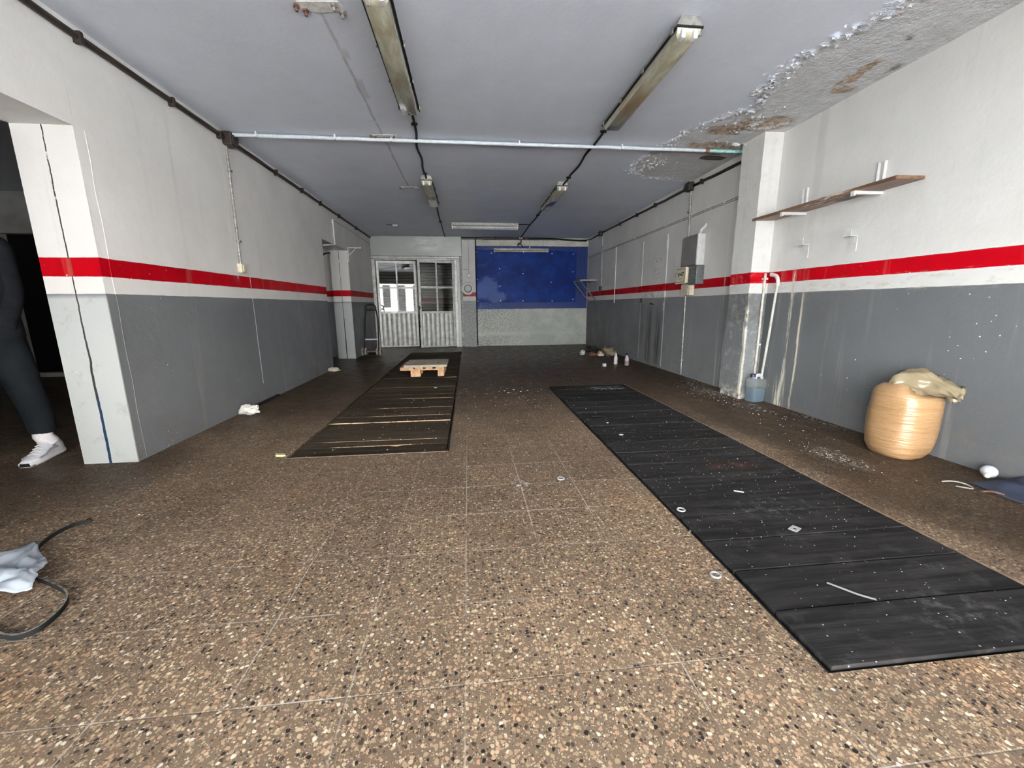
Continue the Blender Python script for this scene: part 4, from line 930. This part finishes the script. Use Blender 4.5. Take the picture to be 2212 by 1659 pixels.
# ------------------------------------------------------------------ hand trolley
t = thing('hand_trolley', 'black tubular hand trolley leaning beside the back door', 'trolley', (-1.98, 8.6, 0))
A = lambda x, z: (x, 8.55 + (.11 * (z / 1.0)), z)
fp = spline([A(-2.125, .10), A(-2.125, .25), A(-2.105, .6), A(-2.075, .95), A(-2.062, 1.005), A(-2.03, 1.025), A(-1.93, 1.025), A(-1.895, 1.008), A(-1.878, .96), A(-1.842, .70), A(-1.845, .4), A(-1.848, .10)], 5)
build('frame', MB().tube(fp, .0145, 8), M_BLACK, t, smooth=True)
build('handle_bar', MB().tube([A(-2.078, .925), A(-1.885, .925)], .015, 8), M_BLACK, t, smooth=True)
build('cross_bar', MB().box(-2.11, -1.85, 8.575, 8.59, .318, .345), M_ALU, t)
build('axle', MB().tube([(-2.165, 8.55, .085), (-1.82, 8.55, .085)], .009, 8), M_STEEL, t, smooth=True)
build('toe_plate', MB().box(-2.12, -1.855, 8.36, 8.545, .02, .028), M_BLACK, t)
for wx in (-2.165, -2.10, -1.875, -1.81):
    w = build('wheel', MB().lathe([(.03, -.014), (.075, -.014), (.083, -.007), (.083, .007), (.075, .014), (.03, .014)], (0, 0, 0), 22, Matrix.Translation((wx, 8.55, .083)) @ Matrix.Rotation(PI / 2, 4, 'Y')), plain('dusty_rubber', (.27, .23, .19), .8), t, smooth=True)
    build('hub', MB().lathe([(.001, -.017), (.03, -.017), (.03, .017), (.001, .017)], (0, 0, 0), 14, Matrix.Translation((wx, 8.55, .083)) @ Matrix.Rotation(PI / 2, 4, 'Y')), M_BLACK, w, smooth=True)

# ------------------------------------------------------------------ litter
def crumple(c, s, seed, mat, name='crumpled_tissue'):
    mb = MB(); R = []; n = 22; m = 14
    for i in range(m + 1):
        th = PI * (i + .02) / (m + .04); ring = []
        for j in range(n):
            a = 2 * PI * j / n; d = V((math.sin(th) * math.cos(a), math.sin(th) * math.sin(a), math.cos(th)))
            k = 1 + .55 * noise.noise(d * 2.1 + V((seed, 0, 0))) + .35 * noise.noise(d * 5 + V((seed, 3, 0))) + .15 * noise.noise(d * 11)
            q = V(c) + V((d.x * s[0], d.y * s[1], d.z * s[2])) * k; q.z = max(q.z, .001); ring.append(q)
        R.append(ring)
    mb.rings(R); return build(name, mb, mat, smooth=True, ang=30)
tag(crumple((-2.085, 3.955, .045), (.085, .05, .042), 2.2, M_PAPER), 'crumpled white tissue on the floor near the black rubber strip', 'tissue')
tag(crumple((-2.12, 6.52, .03), (.085, .05, .028), 5.1, M_PAPERD), 'crumpled yellowish tissue at the wall corner near the far doorway', 'tissue')
tag(crumple((2.27, 7.90, .05), (.05, .045, .05), 8.4, plain('grey_paper', (.33, .32, .29), .8, 0, .4, 30)), 'crumpled grey paper at the end of the junk heap', 'paper')
tag(crumple((2.58, 7.70, .025), (.06, .04, .028), 3.3, M_PAPER, 'paper_scrap'), 'pale paper scrap at the front of the junk heap', 'paper')
tag(crumple((2.615, 7.84, .04), (.06, .05, .045), 6.3, plain('orange_rag_cloth', (.38, .20, .07), .8, 0, .5, 30), 'orange_rag'), 'orange-brown rag in the junk heap in the back corner', 'rag')
tag(crumple((2.44, 7.78, .03), (.075, .055, .035), 9.3, plain('dark_red_rag_cloth', (.12, .045, .035), .8, 0, .6, 30), 'dark_rag'), 'dark red rag in the junk heap in the back corner', 'rag')
tag(build('cable_coil', MB().tube(spline([(2.50 + .11 * math.cos(k * .9), 8.03 + .08 * math.sin(k * .9), .015 + .012 * k) for k in range(14)], 4), .010, 6), M_CABLE, smooth=True), 'tangled coil of black cable behind the rags in the junk heap', 'cable')
tag(build('wire_loop', MB().tube(spline([(2.66, 7.95, .02), (2.70, 7.98, .09), (2.78, 8.0, .155), (2.84, 8.0, .165), (2.87, 7.98, .11), (2.84, 7.95, .04)], 5), .006, 6), M_STEEL, smooth=True), 'grey bent wire arching up from the junk heap', 'wire')
tag(crumple((2.70, 7.62, .02), (.05, .035, .022), 12.3, plain('oily_rag_cloth', (.05, .045, .04), .8, 0, .5, 30), 'oily_rag'), 'small blackish oily rag in front of the open carton', 'rag')
tag(build('plastic_tray', MB().box(2.50, 2.64, 8.10, 8.24, 0, .008).box(2.50, 2.508, 8.10, 8.24, 0, .05).box(2.632, 2.64, 8.10, 8.24, 0, .05).box(2.50, 2.64, 8.10, 8.108, 0, .05).box(2.50, 2.64, 8.232, 8.24, 0, .05), M_BLACK), 'black plastic tray behind the cable coil in the junk heap', 'tray')
t = thing('open_carton', 'small open brown carton in the junk heap against the wall', 'box', (2.80, 7.80, 0))
mk = plain('brown_card', (.15, .115, .075), .8, 0, .4)
build('carton_body', MB().box(2.70, 2.90, 7.70, 7.71, 0, .075).box(2.70, 2.90, 7.89, 7.90, 0, .11).box(2.70, 2.71, 7.70, 7.90, 0, .09).box(2.89, 2.90, 7.70, 7.90, 0, .10).box(2.70, 2.90, 7.70, 7.90, 0, .008), mk, t)
build('flap', MB().box(2.70, 2.90, -.005, .0, 0, .07, Matrix.Translation((0, 7.90, .11)) @ Matrix.Rotation(.9, 4, 'X')), mk, t)
t = thing('spray_bottle', 'slim white bottle with narrow top standing on the floor in front of the junk heap', 'bottle', (2.478, 6.6, 0))
build('bottle_body', MB().lathe([(.001, 0), (.029, 0), (.031, .006), (.031, .118), (.026, .130), (.019, .138)], (2.478, 6.6, 0), 20), plain('white_bottle', (.68, .68, .67), .25, 0, .08), t, smooth=True)
build('nozzle', MB().lathe([(.020, .134), (.021, .150), (.017, .172), (.009, .190), (.001, .192)], (2.478, 6.6, 0), 16), plain('grey_nozzle', (.50, .50, .49), .3, 0, .08), t, smooth=True)
t = thing('oil_bottle', 'clear bottle with dark cap and reddish label standing nearest the meter wall', 'bottle', (2.617, 6.46, 0))
build('bottle_body', MB().lathe([(.001, 0), (.034, 0), (.036, .006), (.036, .105), (.030, .125), (.018, .150), (.014, .170)], (2.617, 6.46, 0), 20), plain('greyish_bottle', (.30, .29, .29), .25, 0, .2), t, smooth=True)
build('label', MB().lathe([(.0368, .012), (.0372, .014), (.0372, .074), (.0368, .076)], (2.617, 6.46, 0), 20), plain('faded_red_label', (.15, .065, .075), .5, 0, .6, 40), t, smooth=True)
build('cap', MB().lathe([(.018, .166), (.018, .196), (.001, .198)], (2.617, 6.46, 0), 16), M_BLACK, t, smooth=True)
tag(build('plastic_stopper', MB().lathe([(.001, 0), (.030, 0), (.032, .004), (.031, .042), (.027, .046), (.001, .046)], (2.21, 6.39, 0), 20), M_WHITE, smooth=True), 'round white plastic cap on the floor beside the slim white bottle', 'cap')
for x, y, r, z, lab in ((.893, 1.257, .017, .001, 'clear plastic ring on the terrazzo at the edge of the black boards'), (1.008, 1.72, .017, .010, 'clear plastic ring lying on the black boards near their edge'), (.513, 2.168, .019, .001, 'whitish plastic ring on the terrazzo far from the boards')):
    mb = MB(); RR = []
    for i in range(28):
        a = 2 * PI * i / 28; RR.append([V((x + (r + .004 * math.cos(b)) * math.cos(a), y + (r + .004 * math.cos(b)) * math.sin(a), z + .004 + .004 * math.sin(b))) for b in [2 * PI * q / 8 for q in range(8)]])
    tag(build('plastic_ring', mb.rings(RR, False, True), M_RING, smooth=True, ang=0), lab, 'ring', 'plastic rings on the floor')
t = thing('square_washer', 'pale square washer with a hole lying on the black boards', 'washer', (1.423, 1.502, .009))
mb = MB(); M = Matrix.Translation((1.423, 1.502, .0095)) @ Matrix.Rotation(.5, 4, 'Z')
mb.box(-.024, -.009, -.017, .017, 0, .004, M).box(.009, .024, -.017, .017, 0, .004, M).box(-.009, .009, -.017, -.008, 0, .004, M).box(-.009, .009, .008, .017, 0, .004, M)
build('plate', mb, M_RING, t)
tag(build('plastic_sliver', MB().tube(spline([(1.255, 1.16, .013), (1.285, 1.12, .014), (1.31, 1.09, .014), (1.345, 1.062, .014)], 5), .004, 5, flat=(.0015, .006)), M_RING), 'narrow strip of clear plastic lying on the nearest black boards', 'strip')
tag(build('masonry_nail', MB().tube([(1.392, 1.88, .014), (1.432, 1.855, .014)], .003, 5), M_DUSTY), 'tiny pale nail on the black boards beyond the square washer', 'nail')
tag(build('dried_leaf', MB().prism([(-.585, 2.87), (-.545, 2.885), (-.505, 2.880), (-.54, 2.862)], .002, .004), M_PALLET), 'small dry tan leaf on the near end of the wooden boards', 'leaf')
tag(build('card_label', MB().box(-.028, .028, -.02, .02, 0, .012, Matrix.Translation((-1.300, 2.765, .002)) @ Matrix.Rotation(.5, 4, 'Z') @ Matrix.Rotation(.25, 4, 'Y')), plain('yellow_card', (.50, .47, .22), .7)), 'small yellow card scrap at the corner of the wooden pit cover', 'card')
for k, (x, y, r) in enumerate(((-.424, 4.978, .022), (1.154, 3.206, .012), (1.152, 2.881, .018), (.406, 4.665, .013), (.593, 4.612, .013), (.44, 4.56, .014), (.52, 4.72, .013), (.68, 4.66, .012))):
    lab = ['white round flake on the wooden boards near the pallet', 'small pale flake on the black boards farther from the camera', 'pale round flake in the middle of the black boards'][k] if k < 3 else 'white flake in the loose cluster on the terrazzo between the two pits'
    z = .001 if k not in (1, 2) else .009
    tag(build('plaster_flake', rock((x, y, z + .003), (r, r * .7, .004), k * 2.7, 8), M_DUSTY), lab, 'flake', 'plaster flakes in the loose cluster between the pits' if k >= 3 else 'plaster flakes on the boards')
tag(build('rubber_offcut', MB().tube(spline([(1.09, 3.42, .012), (1.15, 3.40, .016), (1.20, 3.33, .014), (1.17, 3.28, .012)], 5), .010, 6, flat=(.006, .018)), M_BLACK), 'curved black rubber offcut on the black boards', 'rubber')
tag(build('bent_clip', MB().tube(spline([(2.63, 1.86, .006), (2.66, 1.83, .02), (2.70, 1.80, .014), (2.69, 1.76, .006), (2.64, 1.80, .006)], 5), .004, 6), M_STEEL, smooth=True), 'small bent metal clip on the floor near the light bulb', 'clip')
tag(build('rusty_strap', MB().tube(spline([(2.70, 1.73, .006), (2.74, 1.71, .012), (2.77, 1.68, .006)], 5), .006, 6, flat=(.004, .012)), M_RUSTY), 'short rusty strap on the floor beside the dark cloth', 'strap')
def crumbs():
    mb = MB()
    def bit(x, y, s):
        z = .001
        if PR[0] < x < PR[1] and PR[2] < y < PR[3]: z = .009
        M = Matrix.Translation((x, y, z)) @ Matrix.Rotation(rnd.uniform(0, 6.3), 4, 'Z')
        mb.box(-s, s, -s * rnd.uniform(.4, .9), s * rnd.uniform(.4, .9), 0, s * rnd.uniform(.3, .9), M)
    for k in range(330): bit(rnd.uniform(.98, 1.93), rnd.uniform(.86, 3.2), rnd.uniform(.0007, .0020))
    for k in range(120): bit(rnd.gauss(.45, .35), rnd.gauss(4.3, .5), rnd.uniform(.0015, .0042))
    for k in range(200): bit(rnd.uniform(-1.9, 1.9), rnd.uniform(1.2, 5.5), rnd.uniform(.0012, .0035))
    for k in range(200): bit(rnd.gauss(2.70, .15), rnd.gauss(3.9, .55), rnd.uniform(.001, .0045))
    for k in range(80): bit(rnd.gauss(2.40, .09), rnd.gauss(2.28, .18), rnd.uniform(.001, .003))
    for k in range(60): bit(rnd.gauss(-.5, .4), rnd.gauss(3.2, .35), rnd.uniform(.0015, .004))
    mb.v = [V((min(p.x, 2.82), p.y, p.z)) for p in mb.v]
    tag(build('plaster_crumbs', mb, M_DUSTY, origin=(0, 0, 0)), 'white plaster crumbs scattered over floor and boards', 'crumbs', kind='stuff')
crumbs()
# belt and plastic sheet at the left
def belt():
    pts = spline([(-1.70, 1.345, .0), (-1.56, 1.272, 0), (-1.465, 1.240, 0), (-1.405, 1.228, .0), (-1.372, 1.258, 0), (-1.378, 1.325, 0), (-1.405, 1.385, 0), (-1.455, 1.435, 0), (-1.545, 1.485, 0), (-1.68, 1.56, .0), (-1.80, 1.70, 0), (-1.83, 1.745, 0), (-1.846, 1.775, 0), (-1.862, 1.83, 0), (-1.868, 1.885, 0), (-1.852, 1.94, 0), (-1.81, 1.965, 0)], 6)
    mb = MB(); n = len(pts); R = []
    for i, p in enumerate(pts):
        t = (pts[min(i + 1, n - 1)] - pts[max(i - 1, 0)]).normalized(); w = V((-t.y, t.x, 0)); h = .020 if i < n * .62 else .020 - .008 * (i / n - .62)
        R.append([p - w * .0025 + V((0, 0, .001)), p + w * .0025 + V((0, 0, .001)), p + w * .0028 + V((0, 0, h)), p - w * .0028 + V((0, 0, h))])
    mb.rings(R)
    g = G('black_rubber_belt'); nn = g.noise(40, 4, .7); x, y, z = g.xyz()
    mat = g.fin(g.mix(g.mul(g.ss(z, .0185, .02), g.ss(nn, .3, .6), .7), (.009, .0095, .010), (.22, .22, .19)), .55, Specular_IOR_Level=.15)
    tag(build('rubber_belt', mb, mat, smooth=True), 'long looped black rubber strip on the floor under the plastic sheet', 'belt')
belt()
def sheet():
    mb = MB(); nx, ny = 26, 26; vs = []
    C = [(-1.95, 1.38), (-1.56, 1.44), (-1.665, 1.605), (-1.872, 1.775)]   # outline corners on the floor
    for j in range(ny + 1):
        for i in range(nx + 1):
            u, v = i / nx, j / ny
            a = V(C[0]).lerp(V(C[1]), u); b = V(C[3]).lerp(V(C[2]), u); p = a.lerp(b, v)
            ed = .018 * noise.noise((u * 5, v * 5, 4))
            h = .028 + .028 * math.sin(PI * min(1, v * 1.1)) * (1 - .4 * u) + .022 * noise.noise((u * 4, v * 4, 1)) + .014 * noise.noise((u * 11, v * 9, 2))
            vs.append((p.x + ed, p.y + .018 * noise.noise((u * 5, v * 5, 9)), max(.023, h)))
    fs = [(j * (nx + 1) + i, j * (nx + 1) + i + 1, (j + 1) * (nx + 1) + i + 1, (j + 1) * (nx + 1) + i) for j in range(ny) for i in range(nx)]
    mb.add(vs, fs); o = build('plastic_sheet', mb, M_SHEET, smooth=True, ang=0)
    m = o.modifiers.new('s', 'SOLIDIFY'); m.thickness = .0015
    tag(o, 'crumpled milky plastic sheet lying over the black rubber strip', 'plastic sheet')
sheet()

# ------------------------------------------------------------------ the person in the doorway
def skin(name, bones, mat, parent=None, sub=2, root=0):
    verts = []; edges = []; rad = []
    for chain in bones:
        prev = None
        for p in chain:
            q = V(p[:3]); idx = None
            for i, w in enumerate(verts):
                if (w - q).length < 1e-4: idx = i
            if idx is None: idx = len(verts); verts.append(q); rad.append(p[3:] if len(p) > 4 else (p[3], p[3]))
            if prev is not None: edges.append((prev, idx))
            prev = idx
    me = bpy.data.meshes.new(name); me.from_pydata(verts, edges, []); o = bpy.data.objects.new(name, me); COL.objects.link(o)
    m = o.modifiers.new('skin', 'SKIN'); m.use_smooth_shade = True
    sv = me.skin_vertices[0].data
    for i, r in enumerate(rad): sv[i].radius = (r[0], r[1]); sv[i].use_root = (i == root)
    s = o.modifiers.new('sub', 'SUBSURF'); s.levels = sub; s.render_levels = sub
    dg = bpy.context.evaluated_depsgraph_get(); dg.update()
    me2 = bpy.data.meshes.new_from_object(o.evaluated_get(dg)); bpy.data.objects.remove(o)
    bm = bmesh.new(); bm.from_mesh(me2); bmesh.ops.recalc_face_normals(bm, faces=bm.faces); bm.to_mesh(me2); bm.free()
    me2.shade_smooth(); me2.materials.clear(); me2.materials.append(mat)
    o = bpy.data.objects.new(name, me2); COL.objects.link(o)
    if parent: o.parent = parent
    return o
def person():
    # local frame: x to the person's left, -y forward, z up; turned so that the feet point towards the camera's left
    rz = math.radians(12)
    M_SKIN = plain('skin_tone', (.50, .32, .24), .5, 0, .08); M_JKT = plain('black_jacket_cloth', (.009, .010, .012), .9, 0, .3, 12, .5, Specular_IOR_Level=.05); M_TRS = plain('black_trouser_cloth', (.008, .010, .012), .9, 0, .3, 9, .6, Specular_IOR_Level=.05)
    M_HAIR = plain('dark_hair', (.03, .02, .015), .6)
    LA = (.17, 0, .105); RA = (-.17, -.06, .10)      # ankles: left (visible one) and right, stepping ahead
    hipL, hipR = (.09, 0, .90), (-.09, 0, .90); knL = (.155, -.03, .50); knR = (-.14, -.09, .49)
    arms = {}
    for s in (1, -1):
        sh = (s * .150, .01, 1.40); el = (s * .155, .03, 1.12); wr = (s * .135, -.035, .93)
        arms[s] = (sh, el, wr)
    B = [[(0, 0, .94, .105, .080), (0, .005, 1.10, .115, .085), (0, .01, 1.28, .135, .09), (0, .012, 1.42, .09, .065), (0, .005, 1.49, .05, .05), (0, -.012, 1.56, .058, .062), (0, -.02, 1.64, .075, .09), (0, -.012, 1.71, .07, .085), (0, -.005, 1.755, .04, .05)],
         [(0, 0, .94, .105, .080), (*hipL, .085), (*knL, .055), (LA[0], LA[1], .30, .05), (*LA, .036)],
         [(0, 0, .94, .105, .080), (*hipR, .085), (*knR, .055), (RA[0], RA[1] + .02, .30, .05), (*RA, .036)]]
    for a, f in ((LA, .0), (RA, .0)):
        B.append([(*a, .036), (a[0], a[1] - .02, a[2] - .05, .022), (a[0], a[1] - .05, a[2] - .075, .014)])
    for s in (1, -1):
        sh, el, wr = arms[s]
        B.append([(0, .012, 1.42, .09, .065), (*sh, .052), (*el, .040), (*wr, .026), (s * .125, -.06, .905, .030, .016), (s * .105, -.06, .885, .028, .014)])
    body = skin('person', B, M_SKIN, None, 2)
    body.location = (-3.056, 2.915, 0); body.rotation_euler = (0, 0, rz)
    tag(body, 'person in black jacket, black trousers and white trainers stepping through the doorway', 'person')
    # fingers on both hands
    for s in (1, -1):
        for k in range(4):
            L = (.052, .068, .072, .062)[k]
            x0, y0, zb = s * .105, -.025 - k * .011, .885
            ch = [(x0, y0, zb, .0085), (x0 - s * L * .30, y0 - L * .06, zb - L * .36, .0082), (x0 - s * L * .62, y0 - L * .10, zb - L * .60, .0075), (x0 - s * L * .95, y0 - L * .12, zb - L * .72, .0065)]
            skin('finger', [ch], M_SKIN, body, 1)
        skin('thumb', [[(s * .120, -.060, .895, .010), (s * .100, -.068, .880, .0095), (s * .085, -.068, .865, .008)]], M_SKIN, body, 1)
    # face
    def lb(name, mb, mat, **k): return build(name, mb, mat, body, local=True, smooth=True, **k)
    for s in (1, -1):
        lb('eye', MB().lathe([(.001, -.011), (.008, -.008), (.011, 0), (.008, .008), (.001, .011)], (s * .031, -.098, 1.652), 12), plain('eye_white', (.7, .7, .68), .2)); lb('iris', MB().cbox((s * .031, -.1085, 1.652), (.008, .003, .008)), M_HAIR)
        lb('eyebrow', MB().tube([(s * .015, -.104, 1.676), (s * .032, -.107, 1.681), (s * .048, -.096, 1.675)], .0035, 6), M_HAIR)
        lb('ear', MB().tube(spline([(s * .076, -.012, 1.66), (s * .084, .004, 1.668), (s * .084, .012, 1.645), (s * .077, -.004, 1.615)], 4), .009, 8), M_SKIN)
    lb('nose', MB().tube([(0, -.103, 1.658), (0, -.118, 1.632), (0, -.124, 1.616), (0, -.105, 1.608)], [.007, .010, .013, .009], 8), M_SKIN)
    lb('mouth', MB().tube([(-.022, -.098, 1.587), (0, -.106, 1.589), (.022, -.098, 1.587)], .0045, 6), plain('lip', (.36, .16, .14), .5))
    R = []
    for i in range(8):
        th = (i / 7) * PI * .55 + .02; R.append([V((.086 * math.sin(th) * math.cos(a), .010 + .104 * math.sin(th) * math.sin(a), 1.685 + .098 * math.cos(th) - (.06 * (i / 7) if math.sin(a) > 0 else 0))) for a in [2 * PI * k / 24 for k in range(24)]])
    lb('hair', MB().rings(R), M_HAIR)
    # clothing
    jk = MB()
    def oval(z, w, d, cy=0.):
        return [V((w * math.cos(q) * (1 + .03 * noise.noise((q, z * 7, 2))), cy + d * math.sin(q) * (1 + .04 * noise.noise((q * 2, z * 9, 5))), z)) for q in [2 * PI * k / 32 for k in range(32)]]
    jk.rings([oval(*q) for q in ((.815, .178, .135), (.82, .186, .142), (.86, .186, .142), (.95, .180, .138), (1.08, .176, .132, .004), (1.22, .184, .134, .008), (1.33, .192, .128, .012), (1.40, .178, .112, .012), (1.445, .125, .092, .010), (1.475, .082, .078, .006), (1.515, .070, .070, .002), (1.52, .060, .060, .002))])
    for s in (1, -1):
        sh, el, wr = arms[s]
        jk.tube(spline([(s * .120, .012, 1.405), (s * .150, .014, 1.36), (s * .152, .024, 1.25), (s * .155, el[1], el[2]), (s * .155, .0, 1.02), (wr[0], wr[1] - .01, wr[2] - .05)], 5), [.060, .066, .070, .072, .072, .070, .069, .068, .067, .067, .066, .065, .065, .064, .063, .062, .062, .061, .060, .059, .058, .057, .056, .054, .052, .050], 16)
    o = build('jacket', jk, M_JKT, body, local=True, smooth=True, ang=0)
    T = [[(0, 0, 1.06, .13, .095), (0, 0, .97, .15, .115), (0, 0, .88, .16, .12), (hipL[0] + .005, 0, .78, .105), (.135, -.02, .62, .095), (knL[0], knL[1], knL[2], .086), (LA[0], LA[1], .32, .080), (LA[0], LA[1] + .012, .20, .072), (LA[0], LA[1] + .012, .165, .074)], [(0, 0, .88, .16, .12), (hipR[0] - .005, 0, .78, .105), (-.12, -.05, .62, .095), (knR[0], knR[1], knR[2], .086), (RA[0], RA[1] + .03, .32, .080), (RA[0], RA[1] + .02, .145, .074)]]
    skin('trousers', T, M_TRS, body, 2)
    M_SHOE = plain('white_trainer', (.62, .64, .68), .5, 0, .15); M_SOLE = plain('pale_sole', (.70, .72, .74), .5, 0, .1); M_SOCK = plain('white_sock', (.66, .66, .68), .8, 0, .1); M_SG = plain('silver_grey_mesh', (.30, .32, .35), .5, .2)
    for (ax, ay, az), lift in ((LA, math.radians(3)), (RA, 0)):
        s = 1 if ax > 0 else -1
        Mx = Matrix.Translation((ax, ay - .19, 0)) @ Matrix.Rotation(math.radians(-s * 4), 4, 'Z') @ Matrix.Rotation(lift, 4, 'X')   # pivot at the toe
        prof = [(-.0, .030, .030, .0), (.03, .041, .044, .0), (.07, .047, .055, .0), (.11, .045, .075, .0), (.15, .041, .100, .0), (.19, .039, .112, .0), (.235, .040, .112, .0), (.268, .036, .100, .0), (.282, .022, .070, .0)]
        R = []; S = []
        for yy, w, h, _ in prof:
            R.append([V((w * c, yy, .022 + (h - .022) * z)) for c, z in ((-1, 0), (-1, .3), (-.93, .6), (-.62, .9), (0, 1), (.62, .9), (.93, .6), (1, .3), (1, 0))])
            S.append([V((w * 1.06 * c, yy * 1.03 - .004, z)) for c, z in ((-.85, 0), (-1, .012), (-1, .026), (1, .026), (1, .012), (.85, 0))])
        sh = build('trainer', MB().rings(R, M=Mx), M_SHOE, body, local=True, smooth=True, ang=0)
        build('sole', MB().rings(S, M=Mx), M_SOLE, sh, smooth=True, ang=35) if False else None
        so = build('sole', MB().rings(S, M=Mx), M_SOLE, body, local=True, smooth=True, ang=35)
        lc = MB()
        for k in range(5):
            yy = .075 + k * .021; zt_ = .062 + k * .0125; lc.tube([Mx @ V((-.030, yy, zt_ - .010)), Mx @ V((0, yy - .004, zt_ + .003)), Mx @ V((.030, yy, zt_ - .010))], .0035, 6)
        build('laces', lc, M_SOCK, body, local=True, smooth=True)
        pm = MB()
        for q in (-1, 1):
            pm.tube([Mx @ V((q * .046, .05, .04)), Mx @ V((q * .047, .10, .045)), Mx @ V((q * .042, .15, .065)), Mx @ V((q * .041, .21, .060))], .006, 6).cbox((0, 0, 0), (.004, .03, .016), Mx @ Matrix.Translation((q * .040, .185, .075)))
        build('shoe_panel', pm, M_SG, body, local=True, smooth=True)
        build('toe_cap', MB().rings([[Mx @ V((.040 * c * k, -.003 + (1 - k) * .0 + yy, .004 + .022 * z)) for c, z in ((-1, 0), (-.8, 1), (.8, 1), (1, 0))] for k, yy in ((.72, -.004), (1., .022))]), M_BLACK, body, local=True)
        c0 = Mx @ V((0, .215, .09)); build('sock', MB().tube([c0, V((ax, ay - .004, az + .05)), V((ax, ay + .008, az + .13))], [.050, .049, .050], 14), M_SOCK, body, local=True, smooth=True)
person()

# ------------------------------------------------------------------ light and camera
W = bpy.data.worlds.new('sky'); SC.world = W; W.use_nodes = True; nt = W.node_tree
bg = nt.nodes['Background']; tc = nt.nodes.new('ShaderNodeTexCoord'); sp = nt.nodes.new('ShaderNodeSeparateXYZ'); cr = nt.nodes.new('ShaderNodeValToRGB')
nt.links.new(tc.outputs['Generated'], sp.inputs[0]); nt.links.new(sp.outputs['Z'], cr.inputs[0]); nt.links.new(cr.outputs[0], bg.inputs[0])
e = cr.color_ramp.elements; e[0].position = 0; e[0].color = (1., .99, .97, 1); e[1].position = .7; e[1].color = (.62, .78, 1., 1)
bg.inputs[1].default_value = 3.0
def area(name, loc, rot, sx, sy, portal):
    L = bpy.data.lights.new(name, 'AREA'); L.shape = 'RECTANGLE'; L.size = sx; L.size_y = sy; L.cycles.is_portal = portal
    o = bpy.data.objects.new(name, L); COL.objects.link(o); o.location = loc; o.rotation_euler = rot; return o
area('entrance_portal', (.45, -.61, 1.03), (PI / 2, 0, 0), 4.8, 2.06, True)
S = bpy.data.lights.new('sun', 'SUN'); S.energy = 225; S.angle = math.radians(.6); S.color = (1, .99, .97)
so = bpy.data.objects.new('sun', S); COL.objects.link(so); so.rotation_euler = V((.45, -.72, -.62)).to_track_quat('-Z', 'Y').to_euler()

cam = bpy.data.cameras.new('camera'); co = bpy.data.objects.new('camera', cam); COL.objects.link(co)
yaw, pitch, roll, f = .1057, .1928, -.0077, 872.54
fw = V((math.sin(yaw) * math.cos(pitch), math.cos(yaw) * math.cos(pitch), -math.sin(pitch))); r0 = V((math.cos(yaw), -math.sin(yaw), 0)); u0 = r0.cross(fw)
r = r0 * math.cos(roll) + u0 * math.sin(roll); u = -r0 * math.sin(roll) + u0 * math.cos(roll)
co.matrix_world = Matrix(((r.x, u.x, -fw.x, 0), (r.y, u.y, -fw.y, 0), (r.z, u.z, -fw.z, 1.0), (0, 0, 0, 1)))
cam.sensor_width = 36; cam.lens = f / 2212 * 36; cam.clip_start = .05; cam.clip_end = 200
SC.camera = co
SC.view_settings.view_transform = 'Standard'; SC.view_settings.look = 'None'; SC.view_settings.gamma = 1; SC.view_settings.use_curve_mapping = False
SC.view_settings.exposure = .11
SC.cycles.use_denoising = True
SC.cycles.max_bounces = 10; SC.cycles.diffuse_bounces = 7; SC.cycles.glossy_bounces = 4; SC.cycles.transparent_max_bounces = 12
